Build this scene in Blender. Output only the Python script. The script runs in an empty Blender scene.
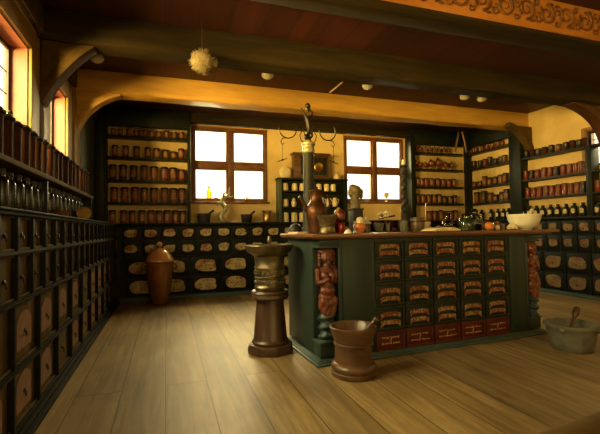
import bpy, bmesh, math, random
from mathutils import Vector, Matrix
random.seed(7)
PI = math.pi
R = math.radians
scn = bpy.context.scene
COL = scn.collection

# ------------------------------------------------------------------ materials
def new_mat(name):
    m = bpy.data.materials.new(name); m.use_nodes = True
    nt = m.node_tree
    return m, nt, nt.nodes['Principled BSDF']

def tex_vec(nt, scale, rnd=6.0):
    tc = nt.nodes.new('ShaderNodeTexCoord'); mp = nt.nodes.new('ShaderNodeMapping')
    mp.inputs['Scale'].default_value = scale
    oi = nt.nodes.new('ShaderNodeObjectInfo')
    mu = nt.nodes.new('ShaderNodeMath'); mu.operation = 'MULTIPLY'; mu.inputs[1].default_value = rnd
    nt.links.new(oi.outputs['Random'], mu.inputs[0])
    ad = nt.nodes.new('ShaderNodeVectorMath'); ad.operation = 'ADD'
    nt.links.new(tc.outputs['Object'], ad.inputs[0]); nt.links.new(mu.outputs[0], ad.inputs[1])
    nt.links.new(ad.outputs[0], mp.inputs['Vector'])
    return mp.outputs['Vector'], tc.outputs['Object']

def ramp(nt, fac, stops):
    r = nt.nodes.new('ShaderNodeValToRGB')
    el = r.color_ramp.elements
    while len(el) < len(stops): el.new(0.5)
    for e, (p, c) in zip(el, stops):
        e.position = p; e.color = (c[0], c[1], c[2], 1)
    nt.links.new(fac, r.inputs[0])
    return r.outputs[0]

def mixc(nt, fac, a, b, mode='MIX'):
    n = nt.nodes.new('ShaderNodeMix'); n.data_type = 'RGBA'; n.blend_type = mode
    for key, v in ((0, fac), (6, a), (7, b)):
        if isinstance(v, (int, float)): n.inputs[key].default_value = v
        elif isinstance(v, tuple): n.inputs[key].default_value = (v[0], v[1], v[2], 1)
        else: nt.links.new(v, n.inputs[key])
    return n.outputs[2]

def noise(nt, vec, scale=1.0, detail=4.0, rough=0.55, dist=0.0):
    n = nt.nodes.new('ShaderNodeTexNoise')
    n.inputs['Scale'].default_value = scale; n.inputs['Detail'].default_value = detail
    n.inputs['Roughness'].default_value = rough; n.inputs['Distortion'].default_value = dist
    nt.links.new(vec, n.inputs['Vector'])
    return n.outputs['Fac']

def bump(nt, bsdf, h, strength=0.3, dist=0.01):
    b = nt.nodes.new('ShaderNodeBump'); b.inputs['Strength'].default_value = strength
    b.inputs['Distance'].default_value = dist
    nt.links.new(h, b.inputs['Height']); nt.links.new(b.outputs[0], bsdf.inputs['Normal'])

def surf(name, c1, c2, scale=(8, 8, 8), rough=0.5, metal=0.0, bmp=0.2, detail=4, dist=0.0, lo=0.3, hi=0.7, coat=0.0, spec=0.5):
    """two toned noise surface: wood grain when the scale is stretched, paint wear, stone, metal patina"""
    m, nt, b = new_mat(name)
    v, _ = tex_vec(nt, scale)
    f = noise(nt, v, 1.0, detail, 0.6, dist)
    nt.links.new(ramp(nt, f, [(lo, c1), (hi, c2)]), b.inputs['Base Color'])
    b.inputs['Roughness'].default_value = rough; b.inputs['Metallic'].default_value = metal
    b.inputs['Specular IOR Level'].default_value = spec
    if coat: b.inputs['Coat Weight'].default_value = coat; b.inputs['Coat Roughness'].default_value = 0.15
    if bmp: bump(nt, b, f, bmp, 0.006)
    return m

M = {}
M['plaster'] = surf('aged_plaster', (.56, .40, .15), (.72, .54, .25), (2.2, 2.2, 2.2), .85, 0, .35, 7, .4)
M['cab_green'] = surf('dark_green_paint', (.003, .004, .003), (.008, .0105, .007), (5, 5, 5), .5, 0, .15, spec=.2)
M['rack_green'] = surf('rack_green_paint', (.005, .008, .005), (.011, .016, .010), (5, 5, 5), .5, 0, .15, spec=.25)
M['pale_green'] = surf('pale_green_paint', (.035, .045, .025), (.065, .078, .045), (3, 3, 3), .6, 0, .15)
M['island_green'] = surf('counter_green_paint', (.015, .026, .019), (.028, .044, .033), (9, 9, 1.2), .5, 0, .15, spec=.3)
M['island_teal'] = surf('counter_teal_paint', (.016, .034, .034), (.036, .064, .062), (9, 9, 3), .4, 0, .2, spec=.35)
M['drawer_green'] = surf('drawer_green_paint', (.007, .011, .006), (.014, .019, .010), (4, 12, 12), .5, 0, .15, spec=.3)
M['drawer_red'] = surf('drawer_red_paint', (.05, .006, .003), (.085, .013, .006), (6, 9, 9), .5, 0, .15, spec=.3)
M['counter_top'] = surf('counter_top_wood', (.09, .034, .014), (.19, .08, .03), (1.5, 26, 26), .34, 0, .15, 5)
M['left_drawer'] = surf('oak_drawer_front', (.055, .036, .011), (.115, .075, .023), (10, 10, 2), .7, 0, .25, spec=.06)
M['left_carcass'] = surf('olive_carcass_paint', (.004, .004, .002), (.016, .014, .006), (2, 9, 9), .6, 0, .2, spec=.1)
M['cartouche'] = surf('orange_cartouche', (.11, .040, .007), (.19, .078, .016), (14, 14, 14), .6, 0, .1)
M['iron'] = surf('black_iron', (.010, .008, .006), (.03, .022, .015), (20, 20, 20), .42, .7, .2)
M['black'] = surf('blackened_metal', (.008, .007, .006), (.02, .016, .012), (14, 14, 14), .55, .2, .2)
M['brass'] = surf('worn_brass', (.36, .21, .055), (.58, .38, .13), (10, 10, 10), .3, 1.0, .15)
M['bronze'] = surf('old_bronze', (.10, .078, .036), (.27, .22, .12), (12, 12, 12), .4, .8, .35)
M['copper'] = surf('old_copper', (.045, .017, .006), (.10, .038, .013), (8, 8, 8), .42, .7, .2)
M['dark_wood'] = surf('dark_turned_wood', (.032, .014, .006), (.08, .036, .015), (16, 16, 2.2), .38, 0, .25, 6)
M['mortar_wood'] = surf('brown_turned_wood', (.042, .020, .008), (.125, .06, .022), (5, 5, 18), .36, 0, .3, 6)
M['carved_wood'] = surf('painted_carving', (.075, .019, .007), (.17, .046, .015), (18, 18, 18), .42, 0, .3)
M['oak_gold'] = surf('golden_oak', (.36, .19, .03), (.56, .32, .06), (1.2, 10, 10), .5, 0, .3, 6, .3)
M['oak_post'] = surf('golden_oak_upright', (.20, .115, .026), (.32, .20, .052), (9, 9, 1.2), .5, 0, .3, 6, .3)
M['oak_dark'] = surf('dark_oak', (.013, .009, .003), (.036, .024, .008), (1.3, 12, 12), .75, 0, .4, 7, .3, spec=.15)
M['oak_brace'] = surf('hewn_oak_brace', (.045, .028, .008), (.11, .066, .02), (4, 9, 4), .75, 0, .4, 7, .3, spec=.12)
M['red_brace'] = surf('red_brown_oak', (.035, .012, .004), (.08, .03, .010), (4, 9, 4), .55, 0, .3, 6)
M['window_wood'] = surf('window_frame_wood', (.10, .035, .012), (.19, .075, .025), (9, 9, 9), .5, 0, .2)
M['reveal_pink'] = surf('pink_reveal_paint', (.19, .058, .040), (.28, .095, .065), (4, 4, 4), .6, 0, .2)
M['lead'] = surf('window_lead', (.012, .010, .008), (.03, .025, .02), (9, 9, 9), .5, .3, .1)
M['jar_red'] = surf('red_painted_jar', (.085, .012, .004), (.19, .033, .009), (16, 16, 16), .33, 0, .2)
M['jar_brown'] = surf('brown_painted_jar', (.075, .020, .006), (.16, .05, .014), (16, 16, 16), .36, 0, .2)
M['jar_dark'] = surf('dark_painted_jar', (.012, .008, .008), (.028, .018, .016), (16, 16, 16), .36, 0, .2)
M['jar_wood'] = surf('dark_wooden_jar', (.025, .009, .005), (.06, .024, .011), (16, 16, 4), .65, 0, .2, spec=.05)
M['lid_dark'] = surf('dark_jar_lid', (.010, .006, .004), (.026, .014, .008), (12, 12, 12), .6, 0, .2, spec=.1)
M['lid_brown'] = surf('brown_jar_lid', (.05, .022, .01), (.11, .05, .022), (12, 12, 12), .35, 0, .2)
M['bottle_dark'] = surf('dark_bottle_glass', (.006, .008, .006), (.014, .016, .010), (6, 6, 6), .2, 0, 0, spec=.35)
M['cork'] = surf('bottle_cork', (.03, .02, .01), (.07, .05, .025), (30, 30, 30), .7, 0, .2)
M['ceramic'] = surf('cream_ceramic', (.58, .47, .25), (.72, .61, .37), (8, 8, 8), .3, 0, .05, coat=.3)
M['white_ceramic'] = surf('white_ceramic', (.62, .60, .48), (.74, .71, .58), (6, 6, 6), .3, 0, .05, coat=.3)
M['urn'] = surf('glazed_earthenware', (.11, .034, .007), (.21, .075, .015), (4, 4, 3), .2, 0, .1, coat=.5)
M['urn_lid'] = surf('glazed_urn_lid', (.26, .10, .025), (.38, .17, .05), (5, 5, 5), .25, 0, .1, coat=.4)
M['stone'] = surf('grey_stone', (.07, .068, .042), (.145, .138, .088), (11, 11, 11), .8, 0, .6, 7)
M['orange'] = surf('orange_peel', (.42, .12, .02), (.55, .18, .03), (18, 18, 18), .45, 0, .3)
M['paper'] = surf('old_paper', (.55, .44, .24), (.68, .56, .33), (6, 6, 6), .8, 0, .1)
M['straw'] = surf('dried_skin', (.18, .14, .075), (.32, .26, .16), (14, 14, 14), .8, 0, .5)
M['grey_paint'] = surf('grey_green_column', (.012, .012, .008), (.028, .026, .016), (14, 14, 2), .55, 0, .2, spec=.2)
M['silver'] = surf('weathered_gilt', (.20, .16, .08), (.44, .38, .22), (22, 22, 22), .4, .5, .4)
M['stone_head'] = surf('weathered_head', (.07, .052, .022), (.14, .11, .05), (16, 16, 16), .6, 0, .4)
M['candle'] = surf('wax', (.66, .56, .36), (.75, .66, .45), (6, 6, 6), .45, 0, .05)
M['leaf'] = surf('dried_herb_green', (.022, .032, .012), (.06, .075, .03), (20, 20, 20), .6, 0, .3)
M['rim_blue'] = surf('plinth_paint', (.026, .048, .044), (.06, .095, .085), (3, 9, 9), .38, 0, .2)

def glass_mat(name, tint, gloss=.10, rough=.03):
    m = bpy.data.materials.new(name); m.use_nodes = True
    nt = m.node_tree; nt.nodes.remove(nt.nodes['Principled BSDF'])
    out = nt.nodes['Material Output']
    t = nt.nodes.new('ShaderNodeBsdfTransparent'); t.inputs[0].default_value = (*tint, 1)
    g = nt.nodes.new('ShaderNodeBsdfGlossy'); g.inputs['Roughness'].default_value = rough
    lw = nt.nodes.new('ShaderNodeLayerWeight'); lw.inputs[0].default_value = gloss
    mx = nt.nodes.new('ShaderNodeMixShader')
    nt.links.new(lw.outputs['Fresnel'], mx.inputs[0])
    nt.links.new(t.outputs[0], mx.inputs[1]); nt.links.new(g.outputs[0], mx.inputs[2])
    nt.links.new(mx.outputs[0], out.inputs[0])
    return m
M['glass'] = glass_mat('window_glass', (.97, .97, .95), .03)
M['jar_glass'] = glass_mat('clear_jar_glass', (.80, .86, .74), .35)
M['green_glass'] = glass_mat('green_bottle_glass', (.35, .72, .28), .3)
M['amber_glass'] = glass_mat('amber_bottle_glass', (.75, .28, .06), .35)
M['yellow_glass'] = glass_mat('yellow_bottle_glass', (.95, .72, .12), .2)

def plaque_mat(name, ink, paper, red, rows=3.0, hscale=60, amount=.52):
    """a painted paper cartouche: cream ground, worn red patches, rows of dark illegible lettering strokes"""
    m, nt, b = new_mat(name)
    v, o = tex_vec(nt, (9, 9, 9), 9.0)
    f = noise(nt, v, 1.0, 5, .6)
    base = ramp(nt, f, [(.38, paper[0]), (.62, paper[1])])
    f2 = noise(nt, v, .8, 2, .5)
    base = mixc(nt, ramp(nt, f2, [(.56, (0, 0, 0)), (.66, (1, 1, 1))]), base, red)
    v2, _ = tex_vec(nt, (hscale, 1, hscale * .6), 31.0)
    f3 = noise(nt, v2, 1.0, 2, .5)
    sep = nt.nodes.new('ShaderNodeSeparateXYZ'); nt.links.new(o, sep.inputs[0])
    ml = nt.nodes.new('ShaderNodeMath'); ml.operation = 'MULTIPLY'; ml.inputs[1].default_value = rows * 2 * PI
    nt.links.new(sep.outputs['Z'], ml.inputs[0])
    cs = nt.nodes.new('ShaderNodeMath'); cs.operation = 'COSINE'; nt.links.new(ml.outputs[0], cs.inputs[0])
    band = ramp(nt, cs.outputs[0], [(.15, (0, 0, 0)), (.5, (1, 1, 1))])
    strokes = ramp(nt, f3, [(amount, (0, 0, 0)), (amount + .05, (1, 1, 1))])
    fac = mixc(nt, 1.0, band, strokes, 'MULTIPLY')
    nt.links.new(mixc(nt, fac, base, ink), b.inputs['Base Color'])
    b.inputs['Roughness'].default_value = .6
    return m
M['plaque'] = plaque_mat('cream_cartouche', (.07, .045, .02), ((.30, .21, .075), (.48, .37, .16)), (.26, .07, .025), 16, 40, .56)
M['plaque_right'] = plaque_mat('tan_cartouche', (.09, .05, .02), ((.12, .068, .02), (.20, .125, .042)), (.15, .042, .014), 22, 55)
M['ribbon'] = plaque_mat('gilt_ribbon', (.15, .025, .010), ((.21, .13, .036), (.31, .21, .068)), (.24, .085, .024), 1, 50, .47)
M['jar_label'] = plaque_mat('jar_label', (.10, .03, .01), ((.24, .11, .035), (.36, .20, .07)), (.32, .08, .03), 28, 70)
M['jar_label_dim'] = plaque_mat('brown_jar_label', (.07, .03, .01), ((.20, .075, .025), (.30, .14, .05)), (.2, .05, .02), 28, 70)
M['bottle_label'] = plaque_mat('bottle_label', (.10, .06, .03), ((.46, .36, .17), (.60, .48, .25)), (.5, .36, .16), 28, 80)
M['tongs_wood'] = surf('tongs_wood', (.10, .045, .012), (.20, .10, .03), (9, 9, 1.5), .4, 0, .2)
M['globe'] = surf('dull_white_globe', (.30, .27, .19), (.40, .37, .27), (6, 6, 6), .4, 0, .05)
M['gilt'] = surf('faded_gilt', (.30, .14, .035), (.46, .26, .07), (30, 30, 30), .5, 0, 0)

def floor_mat():
    m, nt, b = new_mat('wide_floorboards')
    tc = nt.nodes.new('ShaderNodeTexCoord'); mp = nt.nodes.new('ShaderNodeMapping')
    mp.inputs['Rotation'].default_value = (0, 0, R(90)); mp.inputs['Location'].default_value = (1.6, .012, 0)
    nt.links.new(tc.outputs['Object'], mp.inputs['Vector'])
    br = nt.nodes.new('ShaderNodeTexBrick')
    br.inputs['Scale'].default_value = 1; br.inputs['Brick Width'].default_value = 3.9; br.inputs['Row Height'].default_value = .285
    br.inputs['Mortar Size'].default_value = .0035; br.inputs['Mortar Smooth'].default_value = .2
    br.inputs['Color1'].default_value = (0, 0, 0, 1); br.inputs['Color2'].default_value = (1, 1, 1, 1); br.inputs['Mortar'].default_value = (.5, .5, .5, 1)
    br.offset = .37; br.inputs['Bias'].default_value = 0
    nt.links.new(mp.outputs[0], br.inputs['Vector'])
    # grain, shifted for every board
    sc = nt.nodes.new('ShaderNodeMapping'); sc.inputs['Scale'].default_value = (16, 1.1, 1)
    nt.links.new(tc.outputs['Object'], sc.inputs['Vector'])
    ad = nt.nodes.new('ShaderNodeVectorMath'); ad.operation = 'ADD'
    mul = nt.nodes.new('ShaderNodeVectorMath'); mul.operation = 'SCALE'; mul.inputs['Scale'].default_value = 13
    nt.links.new(br.outputs['Color'], mul.inputs[0]); nt.links.new(sc.outputs[0], ad.inputs[0]); nt.links.new(mul.outputs[0], ad.inputs[1])
    g = noise(nt, ad.outputs[0], 1.0, 7, .62, .8)
    col = ramp(nt, g, [(.25, (.135, .086, .032)), (.5, (.275, .187, .076)), (.78, (.42, .305, .134))])
    tone = ramp(nt, br.outputs['Color'], [(0, (.70, .68, .64)), (1, (1.12, 1.1, 1.05))])
    col = mixc(nt, 1.0, col, tone, 'MULTIPLY')
    st = nt.nodes.new('ShaderNodeMapping'); st.inputs['Scale'].default_value = (1.6, 1.0, 1)
    nt.links.new(tc.outputs['Object'], st.inputs['Vector'])
    blot = noise(nt, st.outputs[0], 1.0, 6, .6)
    col = mixc(nt, 1.0, col, ramp(nt, blot, [(.33, (.62, .57, .5)), (.6, (1, 1, 1))]), 'MULTIPLY')
    col = mixc(nt, br.outputs['Fac'], col, (.035, .022, .010))
    nt.links.new(col, b.inputs['Base Color'])
    b.inputs['Roughness'].default_value = .52
    hb = nt.nodes.new('ShaderNodeMath'); hb.operation = 'SUBTRACT'
    nt.links.new(g, hb.inputs[0]); nt.links.new(br.outputs['Fac'], hb.inputs[1])
    bump(nt, b, hb.outputs[0], .35, .004)
    return m
M['floor'] = floor_mat()

def ceil_mat():
    m, nt, b = new_mat('red_ceiling_boards')
    tc = nt.nodes.new('ShaderNodeTexCoord'); mp = nt.nodes.new('ShaderNodeMapping')
    mp.inputs['Rotation'].default_value = (0, 0, R(90))
    nt.links.new(tc.outputs['Object'], mp.inputs['Vector'])
    br = nt.nodes.new('ShaderNodeTexBrick')
    br.inputs['Scale'].default_value = 1; br.inputs['Brick Width'].default_value = 9; br.inputs['Row Height'].default_value = .30
    br.inputs['Mortar Size'].default_value = .006
    br.inputs['Color1'].default_value = (.034, .0062, .002, 1); br.inputs['Color2'].default_value = (.062, .012, .0036, 1); br.inputs['Mortar'].default_value = (.015, .006, .003, 1)
    nt.links.new(mp.outputs[0], br.inputs['Vector'])
    sc = nt.nodes.new('ShaderNodeMapping'); sc.inputs['Scale'].default_value = (12, 1.2, 1)
    nt.links.new(tc.outputs['Object'], sc.inputs['Vector'])
    g = noise(nt, sc.outputs[0], 1.0, 6, .6, .4)
    col = mixc(nt, 1.0, br.outputs['Color'], ramp(nt, g, [(.3, (.55, .5, .5)), (.7, (1.2, 1.15, 1.1))]), 'MULTIPLY')
    nt.links.new(col, b.inputs['Base Color']); b.inputs['Roughness'].default_value = .6
    bump(nt, b, g, .2, .005)
    return m
M['ceiling'] = ceil_mat()

def carved_mat():
    m, nt, b = new_mat('painted_beam_front')
    v, o = tex_vec(nt, (1.2, 10, 10), 0)
    f = noise(nt, v, 1, 6, .6, .3)
    col = ramp(nt, f, [(.3, (.31, .105, .017)), (.7, (.50, .205, .04))])
    nt.links.new(col, b.inputs['Base Color']); b.inputs['Roughness'].default_value = .55
    bump(nt, b, f, .3, .006)
    return m
M['carved_beam'] = carved_mat()
M['scroll_dark'] = surf('dark_scroll_paint', (.07, .028, .009), (.19, .07, .02), (8, 8, 8), .55, 0, .2)

# ------------------------------------------------------------------ mesh helpers
class MB:
    def __init__(s): s.bm = bmesh.new()
    def box(s, x0, x1, y0, y1, z0, z1):
        vs = [s.bm.verts.new(p) for p in ((x0,y0,z0),(x1,y0,z0),(x1,y1,z0),(x0,y1,z0),(x0,y0,z1),(x1,y0,z1),(x1,y1,z1),(x0,y1,z1))]
        for f in ((0,3,2,1),(4,5,6,7),(0,1,5,4),(1,2,6,5),(2,3,7,6),(3,0,4,7)): s.bm.faces.new([vs[i] for i in f])
        return s
    def lathe(s, prof, seg=24, c=(0,0,0), axis='Z', cap=True, mod=None):
        rings = []
        for r, z in prof:
            ring = []
            for k in range(seg):
                a = 2*PI*k/seg
                rr = r if mod is None else r*mod(a, z)
                p = (rr*math.cos(a), rr*math.sin(a), z)
                if axis == 'Y': p = (p[0], p[2], -p[1])
                if axis == 'X': p = (p[2], p[0], p[1])
                ring.append(s.bm.verts.new((p[0]+c[0], p[1]+c[1], p[2]+c[2])))
            rings.append(ring)
        for a, b in zip(rings, rings[1:]):
            for k in range(seg):
                s.bm.faces.new((a[k], a[(k+1)%seg], b[(k+1)%seg], b[k]))
        if cap:
            s.bm.faces.new(rings[0][::-1]); s.bm.faces.new(rings[-1])
        return s
    def tube(s, pts, rad, seg=8):
        pts = [Vector(p) for p in pts]; n = len(pts)
        if not isinstance(rad, (list, tuple)): rad = [rad]*n
        rings = []; up = Vector((.12, .31, .94)).normalized()
        for i, p in enumerate(pts):
            d = (pts[min(i+1, n-1)] - pts[max(i-1, 0)]).normalized()
            u = up - d*up.dot(d)
            if u.length < 1e-3: u = Vector((1, 0, 0)) - d*d.x
            u.normalize(); w = d.cross(u); up = u
            rings.append([s.bm.verts.new(p + (u*math.cos(2*PI*k/seg) + w*math.sin(2*PI*k/seg))*rad[i]) for k in range(seg)])
        for a, b in zip(rings, rings[1:]):
            for k in range(seg): s.bm.faces.new((a[k], a[(k+1)%seg], b[(k+1)%seg], b[k]))
        s.bm.faces.new(rings[0][::-1]); s.bm.faces.new(rings[-1])
        return s
    def ball(s, c, r, sub=2):
        r = (r, r, r) if not isinstance(r, (tuple, list)) else r
        bmesh.ops.create_icosphere(s.bm, subdivisions=sub, radius=1, matrix=Matrix.Translation(c) @ Matrix.Diagonal((*r, 1)))
        return s
    def prism(s, outline, y0, y1):
        """outline in x,z, extruded from y0 (front) to y1"""
        a = [s.bm.verts.new((x, y0, z)) for x, z in outline]; b = [s.bm.verts.new((x, y1, z)) for x, z in outline]
        n = len(a)
        s.bm.faces.new(a); s.bm.faces.new(b[::-1])
        for k in range(n): s.bm.faces.new((a[k], b[k], b[(k+1)%n], a[(k+1)%n]))
        return s
    def build(s, name, m, parent=None, bevel=0, smooth=40, loc=None, rot=None):
        bm = s.bm
        bmesh.ops.recalc_face_normals(bm, faces=bm.faces)
        if bevel:
            es = [e for e in bm.edges if len(e.link_faces) == 2 and e.calc_face_angle(0) > R(40)]
            bmesh.ops.bevel(bm, geom=es, offset=bevel, segments=2, profile=.5, affect='EDGES', clamp_overlap=True)
        me = bpy.data.meshes.new(name); bm.to_mesh(me); bm.free()
        for p in me.polygons: p.use_smooth = True
        me.set_sharp_from_angle(angle=R(smooth))
        me.materials.append(m if not isinstance(m, str) else M[m])
        o = bpy.data.objects.new(name, me); COL.objects.link(o)
        if parent: o.parent = parent
        if loc: o.location = loc
        if rot: o.rotation_euler = rot
        return o

def remesh(name, mb, m, parent, voxel, smooth_iter=2):
    """fuse overlapping blobs into one continuous carved surface"""
    o = mb.build(name + '_raw', m)
    md = o.modifiers.new('r', 'REMESH'); md.mode = 'VOXEL'; md.voxel_size = voxel; md.use_smooth_shade = True
    if smooth_iter:
        sm = o.modifiers.new('s', 'SMOOTH'); sm.iterations = smooth_iter; sm.factor = .5
    dg = bpy.context.evaluated_depsgraph_get(); dg.update()
    me = bpy.data.meshes.new_from_object(o.evaluated_get(dg)); me.name = name
    if not me.materials: me.materials.append(M[m])
    raw = o.data; bpy.data.objects.remove(o); bpy.data.meshes.remove(raw)
    n = bpy.data.objects.new(name, me); COL.objects.link(n)
    if parent: n.parent = parent
    return n

def thing(name, label, cat, loc=(0, 0, 0), rz=0, group=None):
    o = bpy.data.objects.new(name, None); COL.objects.link(o)
    o.empty_display_size = .05
    o.location = loc; o.rotation_euler = (0, 0, rz); o['label'] = label; o['category'] = cat
    if group: o['group'] = group
    return o
def struct(name, mb, m, bevel=0):
    o = mb.build(name, m, bevel=bevel); o['kind'] = 'structure'; return o
def dup(root, loc, rz, label, group, sc=None):
    r = root.copy(); COL.objects.link(r); r.location = loc; r.rotation_euler = (0, 0, rz); r['label'] = label; r['group'] = group
    if sc: r.scale = sc
    for ch in list(root.children):
        c = ch.copy(); COL.objects.link(c); c.parent = r
        for g in list(ch.children):
            d = g.copy(); COL.objects.link(d); d.parent = c
    return r
def part_copy(src, parent, loc):
    c = src.copy(); COL.objects.link(c); c.parent = parent; c.location = loc
    for g in list(src.children):
        d = g.copy(); COL.objects.link(d); d.parent = c
    return c
ORD = ['first','second','third','fourth','fifth','sixth','seventh','eighth','ninth','tenth','eleventh','twelfth','thirteenth','fourteenth','fifteenth','sixteenth','seventeenth','eighteenth','nineteenth','twentieth']

def wobble(w, h, seed, n=28, corner=.75, amp=.06):
    rnd = random.Random(seed); ph = [rnd.random()*6.28 for _ in range(4)]
    out = []
    for k in range(n):
        a = 2*PI*k/n
        ca, sa = math.cos(a), math.sin(a)
        e = 2/ (2 + corner*2)
        x = math.copysign(abs(ca)**e, ca); z = math.copysign(abs(sa)**e, sa)
        f = 1 + amp*(math.sin(2*a+ph[0]) + math.sin(3*a+ph[1])*.8 + math.sin(5*a+ph[2])*.6)
        out.append((x*w/2*f, z*h/2*f))
    return out

# ------------------------------------------------------------------ room shell
WL, WR, WB, WF = -1.08, 6.13, 7.08, -2.2      # wall planes
CZ = 3.10                                      # ceiling boards
def wall_with_holes(a0, a1, z0, z1, holes, emit):
    """strips of wall around rectangular openings; emit(a0,a1,z0,z1) adds one box"""
    holes = sorted(holes); a = a0
    for (h0, h1, b0, b1) in holes:
        emit(a, h0, z0, z1); emit(h0, h1, z0, b0); emit(h0, h1, b1, z1); a = h1
    emit(a, a1, z0, z1)
fl = MB(); fl.box(WL-.3, WR+.3, WF-.3, WB+.3, -.1, 0); struct('floor', fl, 'floor')
ce = MB(); ce.box(WL-.3, WR+.3, WF-.3, WB+.3, CZ, CZ+.1); struct('ceiling', ce, 'ceiling')
LEFT_HOLES = [(-1.6, -.5, 1.62, 2.63), (0.0, 1.0, 1.62, 2.63), (1.4, 2.4, 1.62, 2.63), (2.80, 3.80, 1.62, 2.63), (4.36, 5.08, 1.62, 2.63)]
mb = MB(); wall_with_holes(WF, WB, 0, CZ, LEFT_HOLES, lambda a, b, c, d: mb.box(WL-.17, WL, a, b, c, d)); struct('wall_left', mb, 'plaster')
BACK_HOLES = [(.41, 1.74, 1.60, 2.905), (3.28, 4.60, 1.62, 2.905)]
mb2 = MB(); wall_with_holes(WL-.17, WR+.17, 0, CZ, BACK_HOLES, lambda a, b, c, d: mb2.box(a, b, WB, WB+.16, c, d)); struct('wall_back', mb2, 'plaster')
RIGHT_HOLES = [(.2, 1.3, 1.75, 2.52), (3.35, 4.40, 1.98, 2.54)]
mb3 = MB(); wall_with_holes(WF, WB, 0, CZ, RIGHT_HOLES, lambda a, b, c, d: mb3.box(WR, WR+.17, a, b, c, d)); struct('wall_right', mb3, 'plaster')
FRONT_FILL_HOLES = [(.2, 1.4, 1.2, 2.5), (2.2, 3.4, 1.2, 2.5), (4.3, 5.5, 1.2, 2.5)]  # unseen openings added so fill lamps can reach the beam fronts
mb4 = MB(); wall_with_holes(WL-.17, WR+.17, 0, CZ, FRONT_FILL_HOLES, lambda a, b, c, d: mb4.box(a, b, WF-.16, WF, c, d)); struct('wall_front', mb4, 'plaster')

# windows of the back wall: two by two casements
wn = 0
def casement(holes_x, holes_z, y):
    global wn; wn += 1
    (x0, x1), (z0, z1) = holes_x, holes_z
    w = bpy.data.objects.new('window_%d' % wn, None); COL.objects.link(w); w['kind'] = 'structure'; w.location = (x0, y, z0)
    W, H = x1-x0, z1-z0; t = .045; cx = W/2; cz = H*.487
    f = MB()
    f.box(0, t, -.02, .07, 0, H); f.box(W-t, W, -.02, .07, 0, H); f.box(t, W-t, -.02, .07, H-t, H); f.box(t, W-t, -.02, .07, 0, t*.7)
    f.box(cx-.045, cx+.045, -.025, .06, t*.7, H-t); f.box(t, cx-.045, -.012, .055, cz-.05, cz+.05); f.box(cx+.045, W-t, -.012, .055, cz-.05, cz+.05)
    f.build('window_frame', 'window_wood', w, bevel=.006)
    s = MB()
    for (a, b) in ((t, cx-.045), (cx+.045, W-t)):
        for (c, d) in ((t*.7, cz-.05), (cz+.05, H-t)):
            q = .028
            s.box(a, a+q, .0, .045, c, d); s.box(b-q, b, .0, .045, c, d); s.box(a+q, b-q, .0, .045, c, c+q); s.box(a+q, b-q, .0, .045, d-q, d)
    s.build('window_sash', 'window_wood', w, bevel=.004)
    g = MB(); g.box(t, W-t, .030, .034, t*.7, H-t); g.build('window_pane', 'glass', w)
    sl = MB(); sl.box(-.04, W+.04, -.06, .0, -.035, .0); sl.build('window_sill', 'window_wood', w, bevel=.006)
    # drip board over the head
    hd = MB(); hd.box(-.02, W+.02, -.03, .0, H, H+.02); hd.build('window_head', 'oak_gold', w, bevel=.004)
    return w
for h in BACK_HOLES: casement((h[0], h[1]), (h[2], h[3]), WB)

def leaded_window(axis, h, side):
    """window in a side wall: painted reveal, oak architrave, leaded panes. side +1: room lies at +x"""
    global wn; wn += 1
    y0, y1, z0, z1 = h
    xw = WL if side > 0 else WR
    w = bpy.data.objects.new('window_%d' % wn, None); COL.objects.link(w); w['kind'] = 'structure'; w.location = (xw, y0, z0)
    L, H = y1-y0, z1-z0
    def X(a): return a*side            # a: distance into the room
    def bx(m, a0, a1, *r):
        x0, x1 = sorted((X(a0), X(a1))); m.box(x0, x1, *r)
    rv = MB()
    bx(rv, -.165, 0, 0, .012, 0, H); bx(rv, -.165, 0, L-.012, L, 0, H); bx(rv, -.165, 0, .012, L-.012, H-.012, H); bx(rv, -.165, 0, .012, L-.012, 0, .012)
    rv.build('reveal', 'reveal_pink', w)
    fr = MB(); q = .035; G = -.13 if side > 0 else -.05
    bx(fr, G-0.010, G+0.010, .012, .012+q, .012, H-.012); bx(fr, G-0.010, G+0.010, L-.012-q, L-.012, .012, H-.012)
    bx(fr, G-0.010, G+0.010, .012+q, L-.012-q, .012, .012+q); bx(fr, G-0.010, G+0.010, .012+q, L-.012-q, H-.012-q, H-.012)
    bx(fr, G-0.008, G+0.008, L/2-.012, L/2+.012, .012+q, H-.012-q)
    fr.build('window_frame', 'lead', w)
    ld = MB()
    for k in range(1, 5): z = .06+(H-.12)*k/5; bx(ld, G-0.003, G+0.003, .06, L-.06, z-.005, z+.005)
    for k in (1, 3): y = .06+(L-.12)*k/4; bx(ld, G-0.002, G+0.002, y-.005, y+.005, .06, H-.06)
    ld.build('glazing_bar', 'lead', w)
    g = MB(); bx(g, G-0.001, G+0.001, .05, L-.05, .05, H-.05); g.build('window_pane', 'glass', w)
    ar = MB(); d = .03
    wd = .22 if side > 0 else .06
    bx(ar, 0, d, -wd, 0, -.0, H+wd*.8); bx(ar, 0, d, L, L+wd, -.0, H+wd*.8); bx(ar, 0, d, 0, L, H, H+wd*.8)
    ar.build('architrave', 'oak_post', w, bevel=.008)
    return w
for h in LEFT_HOLES: leaded_window('y', h, 1)
for h in RIGHT_HOLES: leaded_window('y', h, -1)
for h in FRONT_FILL_HOLES: casement((h[0], h[1]), (h[2], h[3]), WF-.06)  # unseen casements in the added fill openings

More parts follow.
